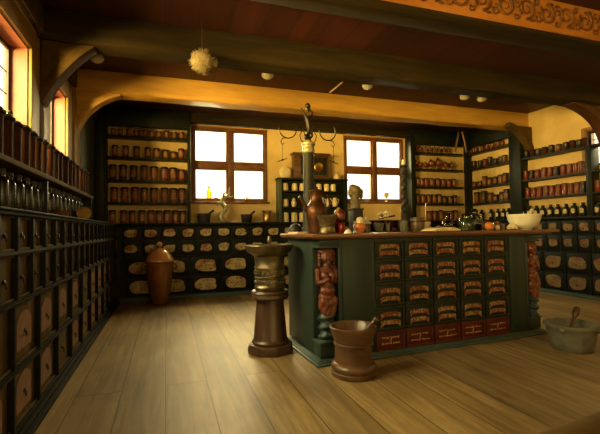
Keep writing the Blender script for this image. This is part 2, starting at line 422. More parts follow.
# beams
def hewn(x0, x1, y0, y1, z0, z1, seed, n=26, amp=.008):
    b = MB(); bm = b.bm; rnd = random.Random(seed)
    rings = []
    for k in range(n+1):
        x = x0+(x1-x0)*k/n; c = .022
        pts = [(y0+c, z0), (y1-c, z0), (y1, z0+c), (y1, z1), (y0, z1), (y0, z0+c)]
        rings.append([bm.verts.new((x, y+rnd.uniform(-amp, amp)*(1 if z < z1 else 0), z+rnd.uniform(-amp, amp)*(1 if z < z1 else 0))) for y, z in pts])
    for a, c in zip(rings, rings[1:]):
        for i in range(6): bm.faces.new((a[i], a[(i+1) % 6], c[(i+1) % 6], c[i]))
    bm.faces.new(rings[0][::-1]); bm.faces.new(rings[-1])
    return b
BZ = 2.82
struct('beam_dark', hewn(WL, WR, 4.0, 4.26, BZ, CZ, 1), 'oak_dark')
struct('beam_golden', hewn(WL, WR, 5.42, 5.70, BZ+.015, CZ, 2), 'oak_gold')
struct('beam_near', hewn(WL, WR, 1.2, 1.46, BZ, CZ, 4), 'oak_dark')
cb = struct('beam_carved', hewn(WL, WR, 2.60, 2.86, BZ, CZ, 3, amp=.004), 'carved_beam')
mb = MB(); mb.box(WL, WR, 6.93, WB, 2.935, CZ); struct('trim_1', mb, 'oak_dark', .01)
# dark underside board of the carved beam and its scrollwork
und = MB(); und.box(WL, WR, 2.603, 2.857, BZ-.035, BZ-.006); ub = und.build('soffit_board', 'oak_dark', cb, bevel=.006)
sc = MB(); x = .6; flip = 1
def spiral(cx, cz, r0, a0, turns, d, n=20):
    return [(cx+r0*(1-.78*k/n)*math.cos(a0+d*turns*2*PI*k/n), 2.593, cz+r0*(1-.78*k/n)*math.sin(a0+d*turns*2*PI*k/n)) for k in range(n+1)]
while x < 6.0:
    cz = (BZ+CZ)/2+.005
    sc.tube(spiral(x, cz+.01*flip, .092, -PI/2*flip, 1.5, flip), [.012-.0004*k for k in range(21)], 6)
    sc.tube(spiral(x+.13, cz-.055*flip, .05, PI/2*flip, 1.2, -flip), .007, 6)
    sc.tube(spiral(x+.12, cz+.075*flip, .035, PI*.2, 1.1, flip), .006, 6)
    sc.ball((x+.06, 2.592, cz-.09*flip), (.03, .008, .014), 1); sc.ball((x+.17, 2.592, cz+.03*flip), (.014, .008, .03), 1)
    x += .235; flip = -flip
sc.build('scrollwork', 'scroll_dark', cb)

# curved braces and posts at the beam ends
def arc_brace(name, m, x_wall, side, y0, y1, ztop, reach, drop, thick, bow=.32):
    """side +1: leans from a left wall towards +x"""
    p0, p2 = Vector((0, -drop)), Vector((reach, 0)); c = Vector((reach*bow*.55, -drop*bow*.55))
    def bez(a, b, c2, n=14): return [a*(1-t)**2+b*2*t*(1-t)+c2*t*t for t in [k/n for k in range(n+1)]]
    inner = bez(p0, c, p2)
    out = [Vector((x, z)) for x, z in inner]
    outline = [(x_wall+side*x, ztop+z) for x, z in out]
    outline += [(x_wall+side*(reach-.02), ztop+.004), (x_wall, ztop+.004), (x_wall, ztop-drop)][:2] + [(x_wall, ztop-drop+.004)]
    b = MB(); b.prism(outline, y0, y1)
    # rib along the curve
    o = struct(name, b, m, .006)
    rb = MB(); bm = rb.bm; rows = []
    for i, p in enumerate(out):
        t = (out[min(i+1, len(out)-1)]-out[max(i-1, 0)]).normalized(); nrm = Vector((t.y, -t.x))
        a, c2 = p+nrm*.012, p-nrm*thick
        rows.append([bm.verts.new((x_wall+side*q.x, yy, ztop+q.y)) for q, yy in ((a, y0-.014), (a, y1+.014), (c2, y1+.014), (c2, y0-.014))])
    for a, c2 in zip(rows, rows[1:]):
        for k in range(4): bm.faces.new((a[k], a[(k+1) % 4], c2[(k+1) % 4], c2[k]))
    bm.faces.new(rows[0][::-1]); bm.faces.new(rows[-1])
    rb.build('brace_rib', m, o, bevel=.005)
    return o
arc_brace('trim_2', 'oak_brace', WL+.03, 1, 4.06, 4.20, BZ, .42, .56, .07, .68)
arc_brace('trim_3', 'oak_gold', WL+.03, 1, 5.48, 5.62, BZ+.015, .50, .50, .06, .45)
arc_brace('trim_4', 'oak_brace', WR-.04, -1, 5.33, 5.44, BZ+.01, .50, .44, .06, .45)
arc_brace('trim_5', 'red_brace', WR, -1, 4.06, 4.20, BZ, .72, .50, .07, .35)
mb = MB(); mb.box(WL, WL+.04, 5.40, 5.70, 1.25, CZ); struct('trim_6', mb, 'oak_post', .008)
mb = MB(); mb.box(WL, WL+.025, 4.05, 4.22, 1.25, BZ); struct('trim_7', mb, 'oak_brace', .006)
mb = MB(); mb.box(WL, WL+.02, 5.71, 6.84, 1.25, 2.95); struct('trim_8', mb, 'pale_green', .006)
mb = MB(); mb.box(WL, WL+.16, 6.87, WB, 1.24, 2.95); struct('trim_9', mb, 'rack_green', .006)
mb = MB(); mb.box(WL, WL+.06, .6, 7.0, 2.86, CZ); struct('trim_10', mb, 'oak_brace', .01)

# ------------------------------------------------------------------ drawer cabinets
def make_plaques(w, h, seeds, m, name='label_plaque'):
    return [(lambda me: me)(MB().prism(wobble(w, h, s), -.006, .002).build(name, m)) for s in seeds]
def strip(o):   # keep a mesh for reuse without leaving a loose object behind
    me = o.data; bpy.data.objects.remove(o); return me
def link_mesh(name, me, parent, loc):
    o = bpy.data.objects.new(name, me); COL.objects.link(o); o.parent = parent; o.location = loc; return o

PL_SMALL = [strip(MB().prism(wobble(.168, .128, s, corner=.4, amp=.07), -.006, .002).build('label_plaque', 'plaque')) for s in (1, 2, 3, 4)]
PL_LARGE = [strip(MB().prism(wobble(.325, .20, s, corner=.5, amp=.06), -.006, .002).build('label_plaque', 'plaque')) for s in (11, 12, 13)]
PR_SMALL = [strip(MB().prism(wobble(.135, .115, s), -.006, .002).build('label_plaque', 'plaque_right')) for s in (5, 6, 7)]
PR_LARGE = [strip(MB().prism(wobble(.26, .19, s, corner=.5, amp=.06), -.006, .002).build('label_plaque', 'plaque_right')) for s in (15, 16, 17)]

KNOB = strip(MB().lathe([(.004, 0), (.006, .012), (.011, .02), (.008, .028), (.002, .03)], 10, axis='Y').build('knob', 'black'))
for v in KNOB.vertices: v.co.y = -v.co.y
KNOB.flip_normals()

def painted_cabinet(name, label, loc, rz, length, depth, rows, small, large, carc):
    root = thing(name, label, 'drawer cabinet', loc, rz)
    top = 1.23
    c = MB(); c.box(0, length, .03, depth, .05, top-.035)
    # rails and stiles in front of the drawers
    for (z0, z1, pitch, off, kind) in rows:
        c.box(0, length, 0, .03, z1-.012, z1+.012)
        x = off
        while x < length: 
            if x > .02: c.box(x-.013, x+.013, .0, .03, z0, z1)
            x += pitch
    c.box(0, length, 0, .03, top-.05, top-.035); c.box(0, length, 0, .03, .05, rows[-1][0])
    c.build('carcass', carc, root)
    l = MB(); l.box(-.0, length, -.035, depth, top-.035, top); l.build('ledge', carc, root, bevel=.007)
    p = MB(); p.box(0, length, -.02, depth-.01, 0, .035); p.box(0, length, -.008, depth-.01, .035, .06); p.build('plinth', 'rim_blue', root, bevel=.004)
    n = 0; cache = {}
    for (z0, z1, pitch, off, kind) in rows:
        x = off
        while x+pitch <= length+.02:
            a0, a1 = max(x, 0)+.017, min(x+pitch, length)-.017
            key = (round(a1-a0, 3), round(z1-z0, 3))
            if key not in cache:
                w, h = key[0], key[1]-.03
                d = MB(); d.box(-w/2, w/2, .008, .03, -h/2, h/2); d.box(-w/2+.018, w/2-.018, .002, .012, -h/2+.018, h/2-.018)
                cache[key] = strip(d.build('drawer', carc, bevel=.003))
            dr = link_mesh('drawer', cache[key], root, ((a0+a1)/2, 0, (z0+z1)/2))
            me = (small if kind == 's' else large)[n*7 % (len(small) if kind == 's' else len(large))]
            link_mesh('label_plaque', me, dr, (0, 0, random.uniform(-.006, .006)))
            link_mesh('knob', KNOB, dr, (0, -.004, -.022 if kind == 's' else -.03))
            n += 1; x += pitch
    return root
ROWS_B = [(.965, 1.18, .290, .20-.29*.5-.0, 's'), (.69, .955, .290, .055, 's'), (.365, .68, .50, .105, 'l'), (.07, .355, .50, .105, 'l')]
painted_cabinet('drawer_cabinet', 'long dark green drawer cabinet with cream cartouches under the two rear windows', (-.735, 6.82, 0), 0, 6.65, .255, ROWS_B, PL_SMALL, PL_LARGE, 'cab_green')
ROWS_R = [(.965, 1.18, .257, .03, 's'), (.69, .955, .257, .03, 's'), (.365, .68, .395, .17, 'l'), (.07, .355, .395, .17, 'l')]
painted_cabinet('drawer_cabinet', 'dark drawer cabinet with tan cartouches along the right wall behind stone mortar', (5.92, 6.80, 0), R(-90), 3.6, .205, ROWS_R, PR_SMALL, PR_LARGE, 'cab_green')

# left wall cabinet: recessed oak fronts between deep green dividers
def left_cabinet():
    L0, L1 = 1.55, 6.80
    root = thing('drawer_cabinet', 'long olive cabinet of recessed oak drawers along the left wall', 'drawer cabinet', (-.735, L0, 0), R(90))
    length = L1-L0; depth = .34; top = 1.225
    rows = [(1.005, 1.19, .252, .155, 's'), (.75, .985, .252, .155, 's'), (.40, .73, .436, .0, 'l'), (.085, .38, .436, .0, 'l')]
    c = MB(); c.box(0, length, .045, depth, .05, top-.03)
    for (z0, z1, pitch, off, kind) in rows:
        x = off
        while x < length+.01:
            if x > .015: c.box(max(x-.014, 0), min(x+.014, length), 0, .045, z0, z1)
            x += pitch
        c.box(0, length, 0, .045, z1, z1+.02)
    c.box(0, length, 0, .045, .05, .085)
    c.build('carcass', 'left_carcass', root, bevel=.0025)
    mo = MB()
    for (z0, z1, pitch, off, kind) in rows[1:]: 
        mo.box(0, length, -.014, .0, z1+.002, z1+.018)
    for (z0, z1, pitch, off, kind) in rows: mo.box(0, length, -.006, .0, z0-.004, z0+.004)
    mo.build('moulding', 'left_carcass', root, bevel=.003)
    l = MB(); l.box(0, length, -.03, depth, top-.015, top); l.box(0, length, -.016, depth, top-.035, top-.015); l.build('ledge', 'left_carcass', root, bevel=.005)
    p = MB(); p.box(0, length, -.045, depth-.02, 0, .03); p.box(0, length, -.02, depth-.02, .03, .055); p.build('plinth', 'left_carcass', root, bevel=.006)
    cache = {}; n = 0
    pull_s = strip(MB().lathe([(.012, -.002), (.014, .004), (.006, .010)], 12, axis='Y').ball((0, .012, -.018), (.008, .006, .018), 1).build('pull', 'black'))
    for v in pull_s.vertices: v.co.y = -v.co.y
    pull_s.flip_normals()
    arch = []
    w, h = .24, .2
    arch = [(-w/2, -h/2)] + [(w/2, -h/2)] + [(w/2*math.cos(a)*(.86+.14*math.cos(a)**2), h*.18+h*.34*math.sin(a)) for a in [PI*k/14 for k in range(15)]]
    arch_me = strip(MB().prism(arch, -.004, .003).build('painted_cartouche', 'cartouche'))
    for (z0, z1, pitch, off, kind) in rows:
        x = off
        while x+pitch <= length+.02:
            a0, a1 = x+.014, min(x+pitch, length)-.014
            key = (round(a1-a0, 3), round(z1-z0, 3))
            if key not in cache:
                w, h = key
                d = MB(); d.box(-w/2, w/2, .030, .05, -h/2, h/2)
                for (q0, q1, s0, s1) in ((-w/2, w/2, -h/2, -h/2+.016), (-w/2, w/2, h/2-.012, h/2)): d.box(q0, q1, .014, .032, s0, s1)
                cache[key] = strip(d.build('drawer', 'left_drawer', bevel=.003))
            dr = link_mesh('drawer', cache[key], root, ((a0+a1)/2, 0, (z0+z1)/2))
            if kind == 'l' and n % 5 != 1: link_mesh('painted_cartouche', arch_me, dr, (0, .028, 0))
            link_mesh('pull', pull_s, dr, (0, .026, -.01))
            n += 1; x += pitch
    return root
left_cabinet()

# ------------------------------------------------------------------ shelf racks
def rack(name, label, loc, rz, length, boards, depth, posts, z0, z1, m='rack_green', th=.032, panelw=.03, cornice=0):
    root = thing(name, label, 'shelf rack', loc, rz)
    for z in boards:
        b = MB(); b.box(panelw*.5, length-panelw*.5, 0, depth, z-th, z); b.build('shelf', m, root, bevel=.003)
    if cornice:
        b = MB(); b.box(panelw*.5, length-panelw*.5, .004, .03, cornice, 3.09); b.box(panelw*.5, length-panelw*.5, -.01, .03, cornice-.012, cornice+.012); b.build('cornice', m, root, bevel=.003)
    for (x, w) in posts:
        b = MB(); b.box(x, x+w, -.004, depth, z0, z1); b.build('upright', m, root, bevel=.004)
    return root
LEDGE = 1.23
BZS = [2.635, 2.295, 1.925, 1.565]
rack('shelf_rack', 'tall green shelf rack of red jars left of the left rear window', (-.92, 6.87, 0), 0, 1.30, BZS, .20, [(0, .03), (1.265, .04)], LEDGE, 2.93, cornice=2.79)
rack('shelf_rack', 'green shelf rack between right rear window and the room corner', (4.66, 6.87, 0), 0, 1.29, [2.63, 2.29, 1.93, 1.585], .20, [(0, .10)], LEDGE, 2.93, cornice=2.79)
rack('shelf_rack', 'green shelf rack on right wall from corner to the broad dark upright', (5.955, 6.87, 0), R(-90), 1.42, [2.61, 2.285, 1.90, 1.57], .165, [(0, .05), (1.17, .25)], LEDGE, 2.80, cornice=2.74)
rack('shelf_rack', 'shelf rack on right wall under the bare plaster, nearest the right window', (5.955, 5.448, 0), R(-90), 2.30, [2.285, 1.90, 1.585], .165, [(1.15, .085), (2.27, .03)], LEDGE, 2.285)
# left wall shelf
lr = thing('jar_shelf', 'long dark shelf of wooden jars below the left windows', 'shelf', (-.855, 1.6, 0), R(90))
MB().box(0, 3.92, 0, .215, 1.508, 1.543).build('shelf', 'left_drawer', lr, bevel=.005)
for x in (0, 1.95, 3.88):
    MB().box(x, x+.035, .02, .215, 1.225, 1.508).build('upright', 'cab_green', lr, bevel=.003)
MB().box(0, 3.92, .2, .222, 1.226, 1.508).build('back_panel', 'cab_green', lr)

# ------------------------------------------------------------------ jars
def patch(r, z0, z1, half, n=8, t=.0025):
    b = MB(); bm = b.bm; rows = []
    for k in range(n+1):
        a = -PI/2+half*(2*k/n-1); ca, sa = math.cos(a), math.sin(a)
        e = 1-.35*abs(2*k/n-1)**3
        zc, hh = (z0+z1)/2, (z1-z0)/2*e
        rows.append([bm.verts.new(((r+q)*ca, (r+q)*sa, zc+s*hh)) for q, s in ((-.002, -1), (t, -1), (t, 1), (-.002, 1))])
    for a, c in zip(rows, rows[1:]):
        for k in range(4): bm.faces.new((a[k], a[(k+1) % 4], c[(k+1) % 4], c[k]))
    bm.faces.new(rows[0][::-1]); bm.faces.new(rows[-1])
    return b
def drum_jar(r, h, body, lid, lab, name='apothecary_jar'):
    fl = 1.16 if body == 'jar_wood' else 1.05
    root = thing(name, 'x', 'jar')
    hb = h*.86
    MB().lathe([(r*.93, 0), (r*.98, .006), (r*.98, .014), (r*.92, .02), (r*.92, hb-.02), (r*.97, hb-.012), (r*.97, hb)], 18).build('body', body, root)
    MB().lathe([(r*1.0, hb), (r*fl, hb+.006), (r*fl, hb+.016), (r*.9, hb+.022), (r*.82, h), (r*.3, h+.001)], 18).build('lid', lid, root)
    if lab: patch(r*.92, h*.2, h*.68, R(52)).build('label', lab, root)
    return root
def urn_jar(r, h, body, lid, lab):
    root = thing('apothecary_urn', 'x', 'jar')
    MB().lathe([(r*.62, 0), (r*.6, .008), (r*.25, .03), (r*.3, .045), (r*.8, h*.33), (r, h*.55), (r*.9, h*.72), (r*.55, h*.8)], 18).build('body', body, root)
    MB().lathe([(r*.62, h*.8), (r*.66, h*.83), (r*.35, h*.9), (r*.12, h*.93), (r*.2, h*.97), (r*.04, h)], 16).build('lid', lid, root)
    if lab: patch(r*.985, h*.45, h*.65, R(35)).build('label', lab, root)
    return root
def bottle(r, h, body, stopper, lab):
    root = thing('medicine_bottle', 'x', 'bottle')
    MB().lathe([(r*.95, 0), (r, .006), (r, h*.70), (r*.88, h*.77), (r*.52, h*.82), (r*.50, h*.87), (r*.6, h*.88), (r*.6, h*.9)], 16).build('body', body, root)
    MB().lathe([(r*.4, h*.9), (r*.58, h*.92), (r*.6, h*.98), (r*.4, h)], 12).build('stopper', stopper, root)
    if lab: patch(r, h*.24, h*.60, R(40)).build('label', lab, root)
    return root
VAR = {}
def variant(key, fn):
    if key not in VAR: VAR[key] = [fn(), False]
    return VAR[key]
def place(key, fn, loc, rz, label, group, sc=None, cat=None):
    v = variant(key, fn); s = sc or (1, 1, 1)
    if not v[1]:
        v[1] = True; o = v[0]; o.location = loc; o.rotation_euler = (0, 0, rz); o['label'] = label; o['group'] = group; o.scale = s
    else: o = dup(v[0], loc, rz, label, group, s)
    if cat: o['category'] = cat
    return o
DESC = {'r': 'red-brown', 'b': 'brown', 'd': 'blackish', 'w': 'dark wooden'}
BODY = {'r': 'jar_red', 'b': 'jar_brown', 'd': 'jar_dark', 'w': 'jar_wood'}
def jar_row(xs, z, y, face, r, hs, kinds, lab, shelf, where, group, order='from left', kind='drum', lid='lid_dark', noun='jar', jit=.012):
    """xs along the rack; face: 'back' -> (x, y), 'right' -> (y, x) facing -x, 'left' facing +x"""
    n = len(xs)
    for i, x in enumerate(xs):
        k = kinds[i % len(kinds)]; h = hs[i % len(hs)]
        j = random.uniform(-jit, jit)*.5
        rz = random.uniform(-.15, .15)
        if face == 'back': loc = (x, y+j, z)
        elif face == 'right': loc = (y+j, x, z); rz += R(-90)
        else: loc = (y+j, x, z); rz += R(90)
        label = '%s %s %s, %s, %s' % (ORD[i] if i < 20 else ORD[0], noun, order, shelf, where)
        if kind == 'drum':
            label = '%s %s %s, %s, %s, %s' % (ORD[i], noun, order, DESC[k], shelf, where)
            place(('drum', k, lab, lid, r), lambda: drum_jar(r, .2, BODY[k], lid, lab), loc, rz, label, group, (1, 1, h/.2))
        elif kind == 'urn':
            place(('urn', k, lab, r), lambda: urn_jar(r, .2, BODY[k], lid, lab), loc, rz, label, group, (h/.24, h/.24, h/.2))
        else:
            place(('bottle', k, lab, r), lambda: bottle(r, .25, 'bottle_dark', k, lab), loc, rz, label, group, (1, 1, h/.25))

def lin(px, p0, x0, p1, x1): return [x0+(p-p0)*(x1-x0)/(p1-p0) for p in px]
# A: left of the left rear window (pixel columns of the photo turned into metres along the rack once, here as metres)
A = lambda px: lin([100+p/6 for p in px], 105, -.93+.03, 187.5, .335)
WA = 'rack left of rear windows'
jar_row(A([70, 112, 163, 205, 237, 262, 302, 345, 395, 445, 490]), BZS[0], 6.97, 'back', .042, [.12, .12, .13], 'rbrrrb', 'jar_label_dim', 'top shelf', WA, 'jars on the top shelf of the left rear rack')
jar_row(A([80, 143, 210, 277, 333, 388, 438, 487]), BZS[1], 6.97, 'back', .050, [.19, .19, .19, .18, .17, .155, .125, .185], 'rrrrbbbr', 'jar_label', 'second shelf', WA, 'jars on the second shelf of the left rear rack')
jar_row(A([67, 127, 190, 253, 315, 380, 435, 490]), BZS[2], 6.97, 'back', .060, [.25, .25, .245, .25, .24, .235, .23, .2], 'dddrbbbr', 'jar_label_dim', 'third shelf', WA, 'jars on the third shelf of the left rear rack')
jar_row(A([75, 137, 198, 255, 315, 380, 437, 490]), BZS[3], 6.97, 'back', .060, [.25, .25, .255], 'rrrbbbbb', 'jar_label_dim', 'fourth shelf', WA, 'jars on the fourth shelf of the left rear rack')
jar_row(A([65, 130, 182, 240, 296, 345, 395, 448, 495]), LEDGE, 6.955, 'back', .053, [.215, .215, .21], 'rrrbrrrrb', 'jar_label', 'bottom row', WA, 'jars on the ledge under the left rear rack')
# B: right of the right rear window
Bx = lambda px: lin([400+p/6 for p in px], 414, 4.79, 468, 5.93)
WB_ = 'rack between right rear window and corner'
jar_row(Bx([100, 130, 165, 197, 230, 265, 297, 330]), 2.63, 6.96, 'back', .045, [.15, .15, .14], 'r', None, 'top shelf', WB_, 'small urns on the top shelf of the right rear rack', kind='urn', noun='small red urn')
jar_row(Bx([92, 122, 160, 203, 250, 300, 350]), 2.29, 6.96, 'back', .055, [.21, .17, .16, .23, .27, .19, .19], 'r', 'jar_label', 'second shelf', WB_, 'footed urns on the second shelf of the right rear rack', kind='urn', noun='footed red urn')
jar_row(Bx([105, 132, 163, 200, 242, 280, 320, 358]), 1.93, 6.96, 'back', .050, [.19, .17, .18, .18, .18, .17, .17, .18], 'brrbrrrr', 'jar_label', 'third shelf', WB_, 'jars on the third shelf of the right rear rack')
jar_row(Bx([100, 137, 178, 215, 250, 285, 328, 363]), 1.585, 6.96, 'back', .050, [.2, .19, .19, .19, .2, .16, .16, .18], 'bbbrbdbd', 'jar_label', 'fourth shelf', WB_, 'jars on the fourth shelf of the right rear rack')
jar_row(Bx([175, 215, 258, 296, 330, 365]), LEDGE, 6.955, 'back', .055, [.2, .21, .22], 'brb', 'jar_label_dim', 'bottom row', WB_, 'jars on the ledge under the right rear rack')
# C: right wall, corner section
Cy = lambda px, n=460: [6.70-(n+p/6-469)*(6.70-5.76)/(507.5-469)*(.62+.38*((n+p/6-469)/38.5)*1.0) if False else 0 for p in px]
def onright(pxs):
    """metres along the right wall for a picture column, from the measured columns of the uprights"""
    out = []
    for p in pxs:   # ratio x/y measured at the columns, x = 6.03
        c, s = math.cos(R(18.47)), math.sin(R(18.47)); a = (p-300)/400.0
        out.append(6.03*(c-a*s)/(s+a*c))
    return out
WC = 'corner rack on right wall'
jar_row(onright([472, 477.5, 483.5, 488.5, 494, 499.5, 503.8]), 2.61, 6.045, 'right', .040, [.10, .11, .11], 'rrb', None, 'top shelf', WC, 'jars on the top shelf of the corner rack')
jar_row(onright([475, 481, 486, 491, 497, 502, 506]), 2.285, 6.045, 'right', .046, [.17, .15, .16, .18, .12, .14, .15], 'ddrdddb', None, 'second shelf', WC, 'jars on the second shelf of the corner rack')
jar_row(onright([475.5, 480.5, 485.5, 490.5, 496, 501.5, 506]), 1.90, 6.045, 'right', .050, [.12, .12, .2, .16, .16, .18, .2], 'ddrbdbd', 'jar_label_dim', 'third shelf', WC, 'jars on the third shelf of the corner rack')
jar_row(onright([477, 484, 490.5, 496.5, 502.5, 507]), 1.57, 6.045, 'right', .056, [.23, .24, .19, .14, .18, .22], 'bdbddd', 'jar_label_dim', 'fourth shelf', WC, 'jars on the fourth shelf of the corner rack')
jar_row(onright([473, 482.5, 492, 498.8, 504.5, 509.2]), LEDGE, 6.02, 'right', .045, [.20, .205], ['lid_dark'], 'bottle_label', 'on the ledge', WC, 'bottles on the ledge of the corner rack', kind='bottle', noun='dark bottle')
# D: right wall under the plaster
WD = 'right wall rack under bare plaster'
jar_row(onright([520+p/7.49 for p in [60, 105, 150, 197, 250, 303, 360, 410, 460, 500]]), 2.285, 6.045, 'right', .043, [.135, .14, .13], 'dwdwdb', None, 'top shelf', WD, 'small jars on the top shelf of the right wall rack')
jar_row(onright([521.5]+[520+p/7.49 for p in [50, 95, 140, 190, 233, 280, 333, 383, 427, 467]]), 1.90, 6.045, 'right', .047, [.165, .175, .165], 'rrdrrrdrrrb', None, 'second shelf', WD, 'jars on the second shelf of the right wall rack', lid='lid_brown')
jar_row(onright([521.5]+[520+p/7.49 for p in [60, 107, 150, 198, 243, 290, 340, 387, 435, 478, 590]]), 1.585, 6.045, 'right', .049, [.18, .185, .175], 'brrrbrrrbrdr', None, 'third shelf', WD, 'jars on the third shelf of the right wall rack', lid='lid_brown')
jar_row(onright([518, 524.7, 530.8, 537.5, 544, 551.3, 559, 567.2, 575.4, 584, 592.5, 599.5]), LEDGE, 6.02, 'right', .045, [.212, .208, .215], ['lid_dark'], 'bottle_label', 'on the ledge', WD, 'bottles on the ledge of the right wall rack', kind='bottle', noun='dark bottle')
# left wall shelf
def onleft(pxs, x):
    out = []
    for p in pxs:
        c, s = math.cos(R(18.47)), math.sin(R(18.47)); a = (p-300)/400.0
        out.append(-x*(c-a*s)/(s+a*c)*-1)
    return out
ly = onleft([-6, 4.5, 13, 21, 27.5, 34, 40.5, 46.5, 52, 57.5, 62.5, 67, 71, 74.5, 78, 81.2, 84], -.94)
jar_row(ly, 1.543, -.94, 'left', .050, [.295, .29, .285], 'w', None, 'upper shelf', 'under left windows', 'wooden jars on the left wall shelf', order='from the near end', lid='lid_dark')
lb = onleft([-3, 8, 15.5, 23, 31, 37.5, 42.5, 48, 53, 57, 61.5, 65, 69, 72.5, 76, 79, 82], -.90)
jar_row(lb, 1.225, -.93, 'left', .036, [.262, .265, .258], ['cork'], None, 'in the dark row', 'under the left wall shelf', 'bottles in the row under the left wall shelf', kind='bottle', noun='slim bottle', order='from the near end')

# ------------------------------------------------------------------ the counter island
IS = thing('counter', 'big dark green shop counter with carved corner figures and labelled drawers', 'counter', (1.15, 3.0, 0), R(2.2))
def island():
    W, D, T = 2.49, .80, 1.022
    b = MB()
    b.box(.20, 2.29, .03, D, .04, T)                                  # main body
    b.box(.02, .20, .17, D, .06, T); b.box(2.29, 2.47, .17, D, .06, T)  # behind the corner niches
    for x0, x1 in ((.02, .20), (2.29, 2.47)):
        b.box(x0, x1, .03, .17, .06, .175); b.box(x0, x1, .03, .17, .945, T)
    b.build('carcass', 'island_green', IS, bevel=.005)
    for x0, x1 in ((.01, .205), (2.285, 2.48)):                       # corner posts: block mouldings and niche edges
        for y1, z0, z1 in ((.19, .168, .182), (.19, .94, .955), (.18, .985, 1.0)):
            MB().box(x0, x1, .018, y1, z0, z1).build('moulding', 'island_teal', IS, bevel=.004)
    for x0, x1 in ((.188, .214), (2.276, 2.302)):
        MB().box(x0, x1, .022, .17, .182, .94).build('niche_edge', 'island_teal', IS, bevel=.003)
    p = MB(); p.box(-.03, W+.03, -.012, D+.04, 0, .022); p.box(-.015, W+.015, .003, D+.02, .022, .036); p.box(0, W, .015, D, .036, .048)
    p.build('plinth', 'rim_blue', IS, bevel=.006)
    for x0, x1 in ((.225, .50), (2.06, 2.27)): MB().box(x0, x1, .022, .03, .09, .99).build('panel', 'island_green', IS, bevel=.004)
    ct = MB(); ct.box(-.06, 2.68, -.05, D+.01, T+.006, T+.035); ct.box(-.04, 2.6, -.03, D+.02, T-.006, T+.006)
    ct.build('countertop', 'counter_top', IS, bevel=.008)
    # drawers
    X0, PW = .527, .3016
    zr = [(.828, .992), (.63, .822), (.425, .624), (.224, .419), (.052, .217)]
    def ribbon(w, h, sag, ends):
        n = 14; up, dn = [], []
        for k in range(n+1):
            u = 2*k/n-1; x = u*w/2
            arch = sag*(1-u*u); e = ends*max(0, abs(u)-.8)/.2
            up.append((x, h/2+arch-e*.35)); dn.append((x, -h/2+arch-e))
        return up + dn[::-1]
    rib = strip(MB().prism(ribbon(.195, .036, .005, .024)[::-1], -.006, .003).build('ribbon_label', 'ribbon'))
    for ri, (z0, z1) in enumerate(zr):
        for ci in range(5):
            w, h = PW-.012, z1-z0
            red = ri == 4
            d = MB(); d.box(-w/2, w/2, .006, .05, -h/2, h/2)
            f = .022
            for q in ((-w/2, w/2, h/2-f, h/2), (-w/2, w/2, -h/2, -h/2+f)): d.box(q[0], q[1], -.004, .008, q[2], q[3])
            for q in ((-w/2, -w/2+f), (w/2-f, w/2)): d.box(q[0], q[1], -.004, .008, -h/2+f, h/2-f)
            dr = d.build('drawer', 'drawer_red' if red else 'drawer_green', IS, bevel=.004, loc=(X0+PW*(ci+.5), .018, (z0+z1)/2))
            if not red:
                link_mesh('ribbon_label', rib, dr, (0, .004, h*.16)); link_mesh('ribbon_label', rib, dr, (0, .004, -h*.19))
            else:
                dr['label'] = 'red drawer with faded gilt marks'
                rnd = random.Random(ci*3+1); g = MB()
                for zz in (.025, -.025):
                    x = -.09
                    while x < .085:
                        L = rnd.uniform(.006, .022)
                        if abs(x) > .012: g.box(x, x+L, .002, .0075, zz-.006+rnd.uniform(-.003, .003), zz+rnd.uniform(.001, .006))
                        x += L+rnd.uniform(.004, .01)
                g.tube([(0, .004, .03), (.008, .004, .012), (-.006, .004, -.006), (.005, .004, -.02), (0, .004, -.034)], .004, 6)
                g.build('gilt_mark', 'gilt', dr)
island()

